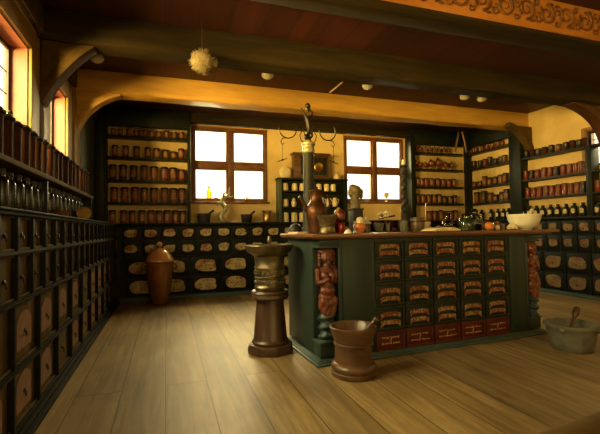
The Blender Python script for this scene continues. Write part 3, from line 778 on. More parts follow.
def caryatid(x, mirror):
    """carved half figure: woman with hair in coils, hands at the breast, leafy skirt; twisted tail below"""
    f = MB(); s = mirror
    cx, cy = x, .07
    def B(dx, dy, z, r, sub=2): f.ball((cx+s*dx, cy+dy, z), r, sub)
    def limb(a, b, r0, r1, n=7):
        for k in range(n): p = Vector(a).lerp(Vector(b), k/(n-1)); B(p.x, p.y, p.z, r0+(r1-r0)*k/(n-1), 1)
    B(0, 0, .868, (.050, .052, .062)); B(0, .014, .912, (.064, .06, .030)); B(0, 0, .926, (.058, .056, .012))          # head, cap
    B(0, -.054, .862, (.010, .013, .019)); B(0, -.049, .832, (.017, .011, .006)); B(0, -.044, .815, (.018, .015, .012))   # nose, mouth, chin
    for sd in (1, -1): B(.02*sd, -.047, .876, (.012, .008, .009)); B(.02*sd, -.046, .892, (.016, .009, .005)); B(.026*sd, -.04, .85, (.016, .013, .016))
    for k in range(9): B(.062+.005*(k % 2), .0, .912-.026*k, (.018, .028, .016), 1)
    for k in range(5): B(-.060, .010, .908-.027*k, (.015, .024, .016), 1)
    B(0, 0, .795, (.030, .032, .036)); B(0, .008, .745, (.080, .048, .044)); B(0, .004, .69, (.070, .050, .055))
    for sd in (1, -1): B(.033*sd, -.040, .715, (.031, .029, .031))
    B(0, 0, .635, (.058, .046, .055)); B(0, -.012, .59, (.068, .054, .052)); B(0, 0, .54, (.076, .056, .06))
    for sd in (1, -1):
        limb((.080*sd, 0, .755), (.086*sd, -.012, .655), .026, .021); limb((.086*sd, -.012, .655), (.038*sd, -.062, .675), .021, .015)
        B(.032*sd, -.066, .680, (.018, .012, .014), 1)
        for q in range(4): limb((.030*sd, -.070, .672+.008*q), (.010*sd, -.074, .676+.008*q), .0062, .0055, 5)
    for dx, zz in [(-.052, .50), (-.018, .48), (.018, .49), (.054, .505), (-.04, .44), (0, .425), (.04, .445), (-.02, .40), (.02, .405)]:
        B(dx, -.040, zz, (.024, .022, .044))
    B(0, .008, .46, (.070, .046, .09)); B(.064, -.01, .46, (.018, .026, .06)); B(-.062, -.01, .48, (.018, .026, .06))
    o = remesh('carved_figure', f, 'carved_wood', IS, .005, 1)
    o['label'] = 'red-brown carved woman figure on the corner post'
    t = MB()
    t.lathe([(.066, .182+.0056*k) for k in range(41)], 40, (cx, cy+.012, 0), mod=lambda a, z: 1+.17*math.cos(a-s*(z-.18)*84) if z > .19 else 1.1)
    t.build('twisted_column', 'island_teal', IS, smooth=80)
caryatid(.103, 1); caryatid(2.40, -1)

# ------------------------------------------------------------------ floor things
def mortar_on_stand():
    r = thing('pedestal_mortar', 'tall bronze mortar on a dark wooden column stand left of the counter', 'mortar', (.890, 3.56, 0))
    MB().lathe([(.203, 0), (.208, .01), (.208, .05), (.20, .075), (.165, .085)], 8).build('base', 'dark_wood', r, bevel=.004, smooth=20)
    MB().lathe([(.165, .083), (.168, .10), (.155, .115), (.152, .12), (.122, .47)], 32).build('column', 'dark_wood', r)
    MB().lathe([(.13, .468), (.16, .475), (.172, .495), (.165, .52), (.172, .535), (.160, .552), (.12, .556)], 32).build('collar', 'dark_wood', r)
    m = MB(); m.lathe([(.118, .556), (.135, .562), (.140, .585), (.130, .60), (.128, .655), (.136, .66), (.138, .672), (.130, .68), (.130, .745), (.138, .75), (.138, .765), (.131, .775), (.134, .82), (.140, .862), (.172, .882), (.204, .902), (.217, .935), (.226, .955), (.222, .962), (.205, .955), (.17, .90), (.11, .85), (.09, .72), (.05, .68)], 40)
    m.build('mortar', 'bronze', r)
    for zs, n in (((.705, .725), 22), ((.628,), 26)):
        q = MB(); q.lathe([(.120, min(zs)-.02), (.133, min(zs)-.016), (.133, max(zs)+.016), (.120, max(zs)+.02)], 36)
        for k in range(n):
            for i, z in enumerate(zs):
                a = 2*PI*k/n+.12*i; q.ball((.132*math.cos(a), .132*math.sin(a), z), .0135, 1)
        q.build('relief_band', 'bronze', r)
    MB().lathe([(.03, .70), (.016, .78), (.014, .97), (.018, .985), (.022, 1.0), (.017, 1.015), (.012, 1.035), (.004, 1.04)], 14).build('pestle', 'bronze', r)
mortar_on_stand()

def wood_mortar():
    r = thing('wooden_mortar', 'squat turned wooden mortar on the floor before the counter', 'mortar', (1.335, 2.77, 0)); r.scale = (.95, .95, .97)
    prof = [(.168, 0), (.178, .008), (.178, .035), (.170, .042), (.178, .055), (.180, .075), (.170, .095), (.150, .105), (.148, .115), (.150, .13), (.146, .215), (.150, .228), (.158, .238), (.158, .25), (.150, .258), (.160, .285), (.178, .335), (.187, .365), (.187, .374), (.180, .380), (.168, .374), (.150, .33), (.11, .28), (.05, .26)]
    MB().lathe(prof, 48).build('bowl', 'mortar_wood', r)
    p = MB(); p.tube([(.02, 0, .275), (.10, -.03, .345), (.165, -.05, .405)], [.02, .016, .018], 12); p.ball((.178, -.054, .418), .026); p.build('pestle', 'dark_wood', r)
wood_mortar()

def stone_mortar():
    r = thing('stone_mortar', 'grey stone mortar with lugs on the floor right of the counter', 'mortar', (3.41, 2.64, 0))
    n = lambda a, z: 1+.012*math.sin(5*a+z*20)+.008*math.sin(11*a)
    MB().lathe([(.145, 0), (.158, .012), (.174, .08), (.192, .16), (.199, .195), (.207, .202), (.209, .222), (.200, .232), (.178, .225), (.155, .16), (.11, .09), (.05, .07)], 48, mod=n).build('bowl', 'stone', r)
    for a in (R(200), R(20), R(110), R(290)):
        c, s = math.cos(a), math.sin(a)
        l = MB(); l.ball((.208*c, .208*s, .20), (.03, .03, .028)); l.build('lug', 'stone', r)
    p = MB(); p.tube([(-.03, 0, .10), (.03, .02, .20), (.08, .03, .27)], [.03, .017, .016], 12); p.tube([(.08, .03, .27), (.10, .034, .30), (.135, .042, .345)], [.018, .028, .024], 12)
    p.build('pestle', 'dark_wood', r)
stone_mortar()

def urn():
    r = thing('earthenware_urn', 'tall glazed brown urn with a domed lid on the floor by the rear cabinet', 'urn', (-.10, 6.44, 0))
    MB().lathe([(.105, 0), (.115, .01), (.120, .04), (.135, .12), (.165, .26), (.190, .42), (.200, .55), (.198, .615), (.206, .625), (.206, .64), (.19, .645)], 40).build('body', 'urn', r)
    MB().lathe([(.21, .642), (.212, .655), (.200, .675), (.165, .745), (.115, .805), (.055, .838), (.03, .845), (.026, .86), (.045, .88), (.046, .905), (.03, .93), (.008, .94)], 40).build('lid', 'urn_lid', r)
    for s in (1, -1):
        MB().tube([(s*.185, -.02, .61), (s*.235, -.03, .60), (s*.248, -.03, .56), (s*.225, -.03, .525), (s*.185, -.02, .52)], .017, 10).build('handle', 'urn', r)
urn()

# ------------------------------------------------------------------ things on the counter
CT = 1.022+.035
def lt(name, label, cat, x, y, prof, m, z=CT, seg=24, group=None, rz=0, part='body'):
    r = thing(name, label, cat, (x, y, z), rz, group)
    MB().lathe(prof, seg).build(part, m, r); return r

# balance column with wrought iron
def balance_column():
    r = thing('balance_column', 'tall grey column with wrought iron scroll arms behind the copper jug', 'scale stand', (1.305, 3.62, CT))
    MB().lathe([(.075, 0), (.078, .02), (.065, .04), (.062, .24), (.055, .27), (.052, .78)], 24).build('column', 'grey_paint', r)
    MB().lathe([(.054, .775), (.062, .785), (.062, .81), (.056, .82), (.058, .845), (.07, .855), (.07, .87), (.04, .885), (.03, .90)], 24).build('capital', 'silver', r)
    f = MB()
    for p0, p1, r0, r1 in (((0, 0, .88), (0, 0, .96), .028, .02), ((0, 0, .96), (.012, 0, 1.03), .018, .024), ((.012, 0, 1.03), (.0, 0, 1.10), .024, .03), ((0, 0, 1.10), (-.035, 0, 1.15), .02, .013), ((-.035, 0, 1.15), (-.068, 0, 1.205), .013, .010), ((0, 0, 1.10), (.035, 0, 1.14), .018, .012), ((.035, 0, 1.14), (.05, 0, 1.175), .012, .010), ((.05, 0, 1.175), (.02, 0, 1.20), .010, .009)):
        a, b = Vector(p0), Vector(p1)
        for k in range(9): q = a.lerp(b, k/8); f.ball(q, r0+(r1-r0)*k/8, 1)
    f.ball((0, 0, 1.235), .030); f.ball((-.03, -.01, .93), (.02, .02, .03)); f.ball((.03, -.01, .95), (.018, .02, .03)); f.ball((0, 0, 1.2), (.014, .014, .04))
    fo = remesh('finial', f, 'iron', r, .006, 1)
    def arc(cx, cz, rr, a0, a1, n=14): return [(cx+rr*math.cos(R(a0+(a1-a0)*k/n)), 0, cz+rr*math.sin(R(a0+(a1-a0)*k/n))) for k in range(n+1)]
    for s in (1, -1):
        a = MB()
        pts = [(s*x, y, z) for x, y, z in [(.02, 0, .90), (.045, 0, .985)] + arc(.085, .985, .038, 170, 20, 8) + arc(.205, .995, .085, 185, 400, 20)]
        a.tube(pts, .006, 8)
        a.tube([(s*x, 0, z) for x, z in ((.22, .912), (.26, .905), (.275, .87), (.262, .845), (.245, .862))], .005, 8)
        a.tube([(s*x, 0, z) for x, z in ((.03, .86), (.075, .90), (.085, .95), (.065, .98))], .005, 8)
        a.build('scroll_arm', 'iron', r)
        c = MB(); c.tube([(s*.262, 0, .845), (s*.262, .0, .70)], .003, 6); c.tube([(s*.215, 0, .715), (s*.262, 0, .70), (s*.31, 0, .68)], .004, 6); c.ball((s*.262, 0, .70), .011, 1)
        c.build('hanging_chain', 'iron', r)
balance_column()

def copper_jug():
    r = thing('copper_jug', 'big copper jug with long spout before the grey column', 'jug', (1.295, 3.40, CT))
    MB().lathe([(.075, 0), (.08, .008), (.078, .03), (.088, .10), (.100, .18), (.098, .225), (.080, .26), (.060, .29), (.052, .33), (.058, .37), (.066, .385), (.055, .388)], 32).build('body', 'copper', r)
    MB().lathe([(.06, .386), (.055, .395), (.02, .405), (.012, .41), (.018, .42), (.004, .43)], 20).build('lid', 'copper', r)
    MB().tube([(-.075, 0, .20), (-.11, 0, .25), (-.135, 0, .30), (-.165, 0, .335)], [.028, .02, .015, .014], 12).build('spout', 'copper', r)
    MB().tube([(.05, 0, .35), (.09, 0, .36), (.125, 0, .32), (.13, 0, .26), (.10, 0, .20)], .010, 10).build('handle', 'copper', r)
copper_jug()

r = lt('bronze_mortar', 'bronze mortar with leaning pestle on counter right of the copper jug', 'mortar', 1.335, 3.25, [(.07, 0), (.074, .01), (.066, .025), (.068, .06), (.074, .066), (.068, .075), (.074, .11), (.092, .145), (.098, .158), (.09, .16), (.07, .12), (.04, .08)], 'bronze')
MB().tube([(.03, 0, .10), (.08, .0, .17), (.115, 0, .225)], [.016, .011, .013], 10).build('pestle', 'brass', r)
r = lt('amber_bottle', 'amber bottle with red top right of the bronze mortar', 'bottle', 1.505, 3.36, [(.042, 0), (.046, .01), (.046, .11), (.035, .125)], 'amber_glass')
MB().lathe([(.040, .004), (.041, .09), (.02, .092)], 20).build('contents', 'orange', r)
MB().lathe([(.036, .124), (.048, .13), (.052, .17), (.046, .20), (.025, .222), (.006, .224)], 20).build('cap', 'jar_red', r)
r = lt('powder_heap', 'small white cone of powder at the counter front edge', 'powder', 1.475, 3.12, [(.036, 0), (.03, .012), (.016, .03), (.004, .038)], 'white_ceramic')

def bust():
    r = thing('bust', 'weathered carved head on a black plinth on the counter before right window', 'bust', (1.80, 3.62, CT))
    p = MB(); p.box(-.062, .062, -.06, .06, 0, .018); p.box(-.054, .054, -.052, .052, .018, .225); p.box(-.062, .062, -.06, .06, .225, .242)
    p.build('plinth', 'black', r, bevel=.004)
    f = MB()
    for a, b, r0, r1 in (((0, 0, .25), (-.01, 0, .34), .05, .042), ((-.01, 0, .34), (.0, 0, .42), .046, .058), ((0, 0, .42), (.045, 0, .405), .052, .04), ((.045, 0, .405), (.062, 0, .36), .034, .02), ((.062, 0, .36), (.058, 0, .335), .02, .008)):
        a, b = Vector(a), Vector(b)
        for k in range(8): f.ball(a.lerp(b, k/7), r0+(r1-r0)*k/7, 2)
    f.ball((.035, -.035, .418), (.016, .012, .014)); f.ball((.035, .035, .418), (.016, .012, .014)); f.ball((-.03, 0, .455), (.04, .035, .03)); f.ball((-.055, 0, .40), (.025, .04, .05))
    remesh('head', f, 'stone_head', r, .007, 1)
bust()
lt('small_vase', 'slim white vase on counter left of the black bust plinth', 'vase', 1.742, 3.52, [(.022, 0), (.024, .006), (.012, .02), (.022, .05), (.024, .07), (.012, .095), (.016, .11), (.012, .112)], 'white_ceramic')
r = lt('orange_pot', 'round orange pot with cream top in front of the bust', 'pot', 1.700, 3.34, [(.03, 0), (.032, .006), (.052, .035), (.056, .055), (.048, .08), (.03, .09)], 'orange')
MB().lathe([(.034, .089), (.036, .10), (.034, .125), (.026, .14), (.006, .148)], 20).build('lid', 'ceramic', r)
r = lt('lidded_jar', 'brown jar with pointed white lid right of the orange pot', 'jar', 1.805, 3.42, [(.04, 0), (.042, .008), (.040, .02), (.040, .075), (.044, .085)], 'mortar_wood')
MB().lathe([(.05, .084), (.052, .092), (.03, .115), (.012, .125), (.01, .135), (.013, .143), (.004, .152)], 20).build('lid', 'white_ceramic', r)
r = thing('wooden_box', 'low dark wooden tray box on the counter under the right window', 'box', (2.10, 3.66, CT))
b = MB(); b.box(-.18, .22, -.05, .05, 0, .012); b.box(-.18, .22, .04, .05, .012, .115); 
for x in (-.18, -.095, .03, .075, .21): b.box(x, x+.012, -.05, .04, .012, .115)
b.build('body', 'dark_wood', r, bevel=.002)
MB().box(-.19, .23, -.055, .055, .115, .124).build('top', 'dark_wood', r, bevel=.002)
lt('stoneware_cup', 'grey ribbed cup in the left bay of the low dark box front', 'cup', 2.005, 3.53, [(.036, 0), (.038, .006), (.046, .05), (.052, .082), (.054, .09), (.048, .09), (.03, .03)], 'stone')
lt('small_jar', 'small grey jar between ribbed cup and red lump on the counter', 'jar', 2.105, 3.53, [(.02, 0), (.023, .006), (.023, .06), (.017, .07), (.019, .085), (.008, .086)], 'stone')
o = MB().ball((0, 0, .024), (.036, .03, .024), 2).build('sealing_wax', 'drawer_red'); o.location = (2.185, 3.54, CT-.001); o['label'] = 'red lump lying before the low dark box on the counter'; o['category'] = 'sealing wax'
lt('stone_jar', 'grey jar at the foot of the black twisted candlestick', 'jar', 2.275, 3.50, [(.038, 0), (.042, .008), (.042, .085), (.036, .095), (.044, .102), (.044, .112), (.01, .113)], 'stone')

def candlestick():
    r = thing('candlestick', 'tall black twisted candlestick on the counter right of the right window', 'candlestick', (2.44, 3.74, CT))
    MB().lathe([(.06, 0), (.062, .012), (.045, .03), (.038, .06), (.036, .20), (.042, .21), (.030, .225)], 24).build('base', 'black', r)
    t = MB(); t.lathe([(.030, .222+.0066*k) for k in range(73)], 20, mod=lambda a, z: 1+.24*math.cos(a*2-z*70)); t.build('twisted_stem', 'black', r, smooth=80)
    MB().lathe([(.034, .695), (.044, .705), (.044, .72), (.02, .725)], 20).build('cup', 'black', r)
    MB().lathe([(.018, .722), (.017, .775), (.004, .782)], 14).build('candle', 'candle', r)
candlestick()

r = thing('dried_flowers', 'small pale dried posy on a dark stick on the low box', 'dried flowers', (2.13, 3.66, CT+.124))
f = MB(); rnd = random.Random(3)
for k in range(26): 
    a = rnd.random()*6.28; f.ball((rnd.uniform(-.06, .05), rnd.uniform(-.03, .03), .03+rnd.uniform(0, .05)), rnd.uniform(.008, .017), 1)
f.build('flower_head', 'ceramic', r)
s = MB(); s.tube([(-.05, 0, .01), (.03, 0, .03), (.14, 0, .045)], [.007, .008, .012], 8)
for k in range(7): s.tube([(0, 0, .006), (rnd.uniform(-.05, .05), rnd.uniform(-.02, .02), .05)], .003, 5)
s.build('stem', 'dark_wood', r)

r = lt('wooden_cask', 'brown banded wooden cask with lid beside the open book', 'cask', 2.405, 3.46, [(.062, 0), (.066, .006), (.070, .05), (.070, .08), (.064, .125)], 'mortar_wood')
m_ = MB()
for z in (.02, .10): m_.lathe([(.068, z-.008), (.0715, z-.006), (.0715, z+.006), (.068, z+.008)], 24)
m_.build('hoop', 'iron', r)
MB().lathe([(.066, .124), (.068, .13), (.066, .14), (.02, .142)], 24).build('lid', 'dark_wood', r)
r = lt('glass_funnel', 'pale footed cup with a thin upright rod behind the open book', 'cup', 2.60, 3.58, [(.03, 0), (.032, .006), (.012, .02), (.012, .04), (.04, .07), (.046, .10), (.042, .10), (.02, .06)], 'ceramic')
MB().tube([(0, 0, .05), (-.005, 0, .30)], .003, 6).build('rod', 'brass', r)

r = thing('open_book', 'open book with yellowed pages lying on the counter', 'book', (2.56, 3.30, CT), R(6))
bk = MB(); bk.box(-.165, .165, -.115, .115, 0, .006); bk.build('cover', 'jar_brown', r, bevel=.002)
for s in (1, -1):
    pg = MB(); bm = pg.bm; rows = []
    for k in range(11):
        u = k/10; x = s*u*.155; z = .012+.03*math.sin(PI*min(1, u*1.15+.02)*.9)**.8*(1-.35*u)
        rows.append([bm.verts.new(p) for p in ((x, -.105, .006), (x, .105, .006), (x, .105, z), (x, -.105, z))])
    for a, c in zip(rows, rows[1:]):
        for k in range(4): bm.faces.new((a[k], a[(k+1) % 4], c[(k+1) % 4], c[k]))
    bm.faces.new(rows[0][::-1]); bm.faces.new(rows[-1])
    pg.build('page_block', 'paper', r)

def glass_jar(label, x, y, prof, fill=None, lidm=None, tilt=0, m='jar_glass', name='glass_jar', cat='glass jar'):
    r = thing(name, label, cat, (x, y, CT))
    MB().lathe(prof, 28).build('body', m, r)
    if fill: MB().lathe(fill[0], 24).build('contents', fill[1], r)
    if lidm: MB().lathe(lidm[0], 20).build('stopper', lidm[1], r)
    return r
glass_jar('round clear glass flask on counter right of the open book', 2.83, 3.52, [(.03, 0), (.06, .02), (.075, .06), (.066, .10), (.03, .13), (.022, .165), (.03, .172)], ([(.03, .006), (.055, .022), (.068, .055), (.02, .057)], 'jar_brown'), ([(.018, .165), (.022, .175), (.03, .19), (.012, .2)], 'jar_glass'))
glass_jar('square-shouldered glass jar of green herbs on the counter', 2.98, 3.42, [(.08, 0), (.085, .01), (.085, .10), (.07, .125), (.045, .135), (.045, .15), (.055, .155)], ([(.076, .006), (.078, .085), (.05, .11), (.01, .112)], 'leaf'), ([(.04, .15), (.056, .156), (.05, .17), (.02, .185)], 'jar_glass'))
glass_jar('tall dim glass jar behind the stacked oranges on the counter', 3.22, 3.58, [(.075, 0), (.088, .02), (.09, .11), (.075, .16), (.04, .185), (.04, .205), (.05, .21)], ([(.07, .008), (.08, .03), (.08, .07), (.02, .08)], 'jar_dark'), ([(.035, .205), (.05, .212), (.03, .235), (.02, .24)], 'jar_glass'))
o = MB().lathe([(.003, -.012), (.045, -.012), (.05, -.004), (.05, .004), (.03, .012), (.012, .013), (.003, .005)], 24, axis='Y').build('wooden_disc', 'mortar_wood'); o.location = (3.20, 3.395, CT+.125-.075); o['label'] = 'round reddish wooden disc standing before the dim glass jar'; o['category'] = 'wooden disc'
def fruit(label, x, y, rad, z=0, m='orange', name='orange', cat='orange'):
    r = thing(name, label, cat, (x, y, CT+z), 0, None)
    MB().lathe([(.004, .004*rad/.045)] + [(rad*math.sin(PI*k/14), rad*.94*(1-math.cos(PI*k/14))) for k in range(1, 14)] + [(.004, rad*1.86)], 24).build('peel', m, r)
    MB().lathe([(.006, rad*1.85), (.008, rad*1.88), (.002, rad*1.94)], 8).build('stem', 'leaf', r)
fruit('dull orange lying before the dim glass jar near counter edge', 3.125, 3.26, .046)
fruit('bright orange lying between dim glass jar and white mortar', 3.40, 3.44, .05)
fruit('small yellow fruit right of the dull orange', 3.235, 3.27, .028, m='paper', name='lemon', cat='lemon')
glass_jar('small dark glass pot between the two oranges', 3.325, 3.36, [(.03, 0), (.045, .02), (.05, .05), (.036, .08), (.03, .085)], ([(.028, .004), (.04, .02), (.044, .048), (.01, .05)], 'jar_dark'), None)
r = thing('shell', 'pale ribbed shell leaning against the white mortar', 'shell', (3.465, 3.30, CT))
MB().lathe([(.004, 0), (.05, .012), (.055, .03), (.035, .055), (.012, .072), (.002, .078)], 28, mod=lambda a, z: 1+.07*math.cos(9*a)).build('shell_body', 'ceramic', r)
r = thing('marble_mortar', 'large white marble mortar with pestle at the right counter end', 'mortar', (3.65, 3.32, CT))
MB().lathe([(.065, 0), (.07, .008), (.078, .012), (.125, .045), (.155, .10), (.166, .15), (.171, .158), (.170, .166), (.158, .164), (.145, .12), (.10, .06), (.04, .035)], 48).build('bowl', 'white_ceramic', r)
p = MB(); p.tube([(.04, .02, .10), (.10, .04, .155), (.175, .06, .205)], [.024, .02, .016], 14); p.ball((.185, .063, .211), .022); p.build('pestle', 'ceramic', r)
# papers and dark bowl at the left end
r = thing('paper_stack', 'thin stack of pale papers at the left end of the counter', 'papers', (1.175, 3.55, CT), R(8))
for k in range(3): MB().box(-.075+.004*k, .075-.003*k, -.10, .10, .006*k, .006*k+.006).build('sheet', 'paper', r)
r = lt('dark_bowl', 'dark upturned bowl behind the papers left of the copper jug', 'bowl', 1.20, 3.74, [(.075, 0), (.078, .008), (.066, .05), (.04, .085), (.015, .095), (.012, .11), (.003, .112)], 'black')

# ------------------------------------------------------------------ things on the rear ledge
def skillet(label, x, y, rr, h):
    r = thing('iron_mortar', label, 'mortar', (x, y, LEDGE))
    MB().lathe([(rr*.8, 0), (rr*.86, .006), (rr*.95, h*.55), (rr*1.02, h*.9), (rr*1.03, h), (rr*.95, h), (rr*.8, h*.4), (rr*.3, h*.15)], 28).build('bowl', 'black', r)
    MB().tube([(rr*.2, 0, h*.5), (rr*.9, 0, h*1.1), (rr*1.45, 0, h*1.4)], [.022, .017, .02], 10).build('pestle', 'black', r)
skillet('wider black iron mortar with leaning pestle on ledge, left of the gilt branch', .605, 6.93, .112, .155)
skillet('smaller black iron mortar with leaning pestle on ledge, right of the gilt branch', 1.33, 6.93, .10, .14)
lt('brass_cup', 'flared brass cup on the ledge beside the right edge of left rear window', 'cup', 1.69, 6.92, [(.07, 0), (.074, .008), (.066, .02), (.066, .15), (.074, .175), (.088, .2), (.09, .206), (.08, .205), (.06, .12), (.03, .03)], 'brass', z=LEDGE)

def gilt_branch():
    r = thing('gilt_figurine', 'twisted gilt figurine with branching top before the left rear window', 'figurine', (.93, 6.91, LEDGE))
    MB().lathe([(.075, 0), (.078, .015), (.05, .03), (.03, .035)], 20).build('base', 'silver', r)
    f = MB()
    def limb(pts, r0, r1):
        n = len(pts)-1
        for i in range(n):
            a, b = Vector(pts[i]), Vector(pts[i+1])
            for k in range(6):
                t = (i+k/6)/n; f.ball(a.lerp(b, k/6), r0+(r1-r0)*t, 1)
    limb([(0, 0, .02), (-.05, 0, .08), (-.03, 0, .16), (.03, 0, .21), (.02, 0, .28), (-.03, 0, .34)], .05, .04)
    limb([(-.03, 0, .34), (-.03, 0, .40), (.05, 0, .44), (.10, 0, .50), (.10, 0, .62)], .045, .014)
    limb([(-.03, 0, .38), (-.10, 0, .41), (-.17, 0, .43)], .03, .01)
    limb([(.05, 0, .44), (.13, 0, .43), (.17, 0, .47)], .03, .012)
    limb([(.0, 0, .43), (.0, -.02, .49), (.04, -.02, .53)], .025, .012)
    limb([(.02, 0, .24), (.07, -.01, .26), (.075, -.01, .32)], .022, .014)
    limb([(-.03, 0, .36), (-.09, 0, .34), (-.10, 0, .28)], .024, .014)
    remesh('figure', f, 'silver', r, .011, 1)
gilt_branch()
# on the window sills
def sill_bottle(name, label, x, z, prof, m, stop=None, y=7.052):
    r = thing(name, label, 'bottle', (x, y, z)); MB().lathe(prof, 20).build('body', m, r)
    if stop: MB().lathe(stop, 12).build('stopper', 'cork', r)
sill_bottle('sill_bottle', 'yellow glass bottle on the sill of left rear window', .70, 1.60, [(.040, 0), (.042, .01), (.042, .15), (.032, .19), (.018, .21), (.018, .24), (.022, .245)], 'yellow_glass', [(.015, .24), (.017, .262), (.003, .265)])
sill_bottle('sill_flask', 'small round yellow flask on the sill of left rear window', 1.365, 1.60, [(.022, 0), (.04, .015), (.042, .04), (.02, .065), (.012, .09), (.016, .095)], 'yellow_glass')
r = thing('goblet', 'small tan goblet on the sill of right rear window', 'goblet', (4.19, 7.05, 1.62))
MB().lathe([(.028, 0), (.03, .006), (.008, .02), (.008, .07), (.035, .10), (.05, .14), (.046, .18), (.042, .18), (.03, .12)], 20).build('body', 'ceramic', r)

# centre rack with cream jars between the windows
r = thing('shelf_rack', 'small dark shelf rack of cream jars standing between the two rear windows', 'shelf rack', (1.90, 6.86, LEDGE))
for x, m in ((0, 'pale_green'), (1.28, 'rack_green')): MB().box(x, x+.06, 0, .2, 0, .765).build('side_panel', m, r, bevel=.004)  # left panel paler: the light falling on it is put into its colour
for z in (.28, .568): MB().box(.06, 1.28, .01, .19, z-.025, z).build('shelf', 'rack_green', r, bevel=.003)
MB().box(-.02, 1.36, -.015, .2, .765, .795).build('top', 'rack_green', r, bevel=.004)
MB().box(.06, 1.28, .185, .2, 0, .765).build('back_panel', 'rack_green', r)
cxs = lambda px: [1.89+(p-278)*.01985 for p in px]
def cream_jar(): 
    q = thing('cream_jar', 'x', 'jar')
    MB().lathe([(.048, 0), (.052, .008), (.052, .10), (.045, .118)], 20).build('body', 'ceramic', q)
    MB().lathe([(.049, .117), (.051, .123), (.047, .135), (.015, .143), (.004, .144)], 18).build('lid', 'ceramic', q)
    return q
def cream_pot():
    q = thing('cream_pot', 'x', 'pot')
    MB().lathe([(.03, 0), (.032, .006), (.05, .05), (.046, .09), (.03, .11), (.034, .13)], 20).build('body', 'ceramic', q)
    MB().lathe([(.035, .129), (.03, .142), (.01, .15), (.012, .16), (.003, .165)], 16).build('lid', 'ceramic', q)
    return q
def pitcher():
    q = thing('cream_pitcher', 'x', 'pitcher')
    MB().lathe([(.04, 0), (.042, .006), (.058, .06), (.05, .11), (.036, .14), (.042, .17), (.036, .17)], 20).build('body', 'ceramic', q)
    MB().tube([(.038, 0, .15), (.075, 0, .14), (.078, 0, .09), (.052, 0, .06)], .008, 8).build('handle', 'ceramic', q)
    MB().tube([(-.045, 0, .10), (-.075, 0, .13), (-.09, 0, .16)], [.012, .009, .008], 8).build('spout', 'ceramic', q)
    return q
for i, x in enumerate(cxs([286, 295, 302.3, 310, 319, 326.7, 333.5])):
    place('cream', cream_jar, (x, 6.95, LEDGE+.568), 0, '%s cream jar from left, top row, small rack between the windows' % ORD[i], 'cream jars on the small rear rack')
for i, (x, k) in enumerate(zip(cxs([286, 294, 307, 321.5, 328, 335]), 'jp.tpt')):
    if k == '.': continue
    fn, nm, key = {'j': (cream_jar, 'jar', 'cream'), 'p': (cream_pot, 'pot', 'cpot'), 't': (pitcher, 'pitcher', 'pitch')}[k]
    place(key, fn, (x, 6.95, LEDGE+.28), 0, 'cream %s, %s vessel from left, middle row, small rack between windows' % (nm, ORD[i if i < 2 else i-1]), 'cream vessels on the small rear rack')
for i, x in enumerate(cxs([286, 294.3, 301.5, 309])):
    place('cream', cream_jar, (x, 6.95, LEDGE), 0, '%s cream jar from left, bottom row, small rack between the windows' % ORD[i], 'cream jars on the small rear rack', (1.05, 1.05, 1.25))

r = thing('wooden_case', 'brown wooden case with round medallion on top of small rear rack', 'wooden case', (2.21, 6.90, LEDGE+.795))
b = MB(); b.box(0, .68, 0, .16, .03, .44); b.build('body', 'mortar_wood', r, bevel=.006)
t = MB(); t.box(-.03, .71, -.03, .165, .44, .475); t.box(-.03, .71, -.03, .165, 0, .03); t.build('moulding', 'mortar_wood', r, bevel=.006)
d = MB(); d.box(.12, .63, -.008, .0, .07, .40); d.build('door', 'grey_paint', r, bevel=.004)
d = MB(); d.lathe([(.075, -.012), (.09, -.02), (.075, -.028), (.05, -.022), (.005, -.024)], 28, (.47, 0, .22), axis='Y'); d.build('medallion', 'brass', r)
r = thing('cream_dish', 'round cream dish propped on the small rack left of the wooden case', 'dish', (2.05, 6.95, LEDGE+.795))
MB().lathe([(.09, -.012), (.11, .0), (.10, .012), (.06, .010), (.01, .016)], 28, (0, 0, .11), axis='Y').build('bowl', 'ceramic', r)
MB().box(-.05, .05, -.03, .05, 0, .012).build('stand', 'dark_wood', r)
lt('squat_jar', 'squat cream jar on the small rack right of the wooden case', 'jar', 3.07, 6.94, [(.045, 0), (.06, .02), (.062, .06), (.04, .09), (.045, .10), (.015, .115), (.004, .12)], 'ceramic', z=LEDGE+.795)

# ------------------------------------------------------------------ left ledge things
r = thing('brass_funnel', 'brass funnel lying on its side on the left cabinet ledge', 'funnel', (-.79, 4.62, 1.225))
m_ = MB(); m_.lathe([(.062, -.08), (.068, -.085), (.066, -.075), (.045, -.01), (.022, .05), (.014, .13), (.010, .18), (.003, .18)], 24, (0, 0, .068), axis='Y'); m_.build('cone', 'brass', r)
r = thing('wooden_scoop', 'tan wooden scoop lying on the left cabinet ledge near brass funnel', 'scoop', (-.80, 3.62, 1.225))
MB().lathe([(.05, 0), (.055, .006), (.062, .05), (.056, .052), (.046, .015), (.01, .012)], 20).build('bowl', 'mortar_wood', r)
MB().tube([(0, .05, .04), (0, .14, .05), (.0, .24, .055)], [.012, .01, .014], 8).build('handle', 'mortar_wood', r)
r = thing('green_bottle', 'fat pale green glass bottle on the sill of nearest left window', 'bottle', (-1.165, 3.66, 1.634))
MB().lathe([(.055, 0), (.062, .01), (.064, .25), (.05, .32), (.025, .36), (.025, .40), (.03, .41)], 24).build('body', 'green_glass', r)
MB().lathe([(.022, .40), (.024, .425), (.004, .43)], 14).build('stopper', 'cork', r)

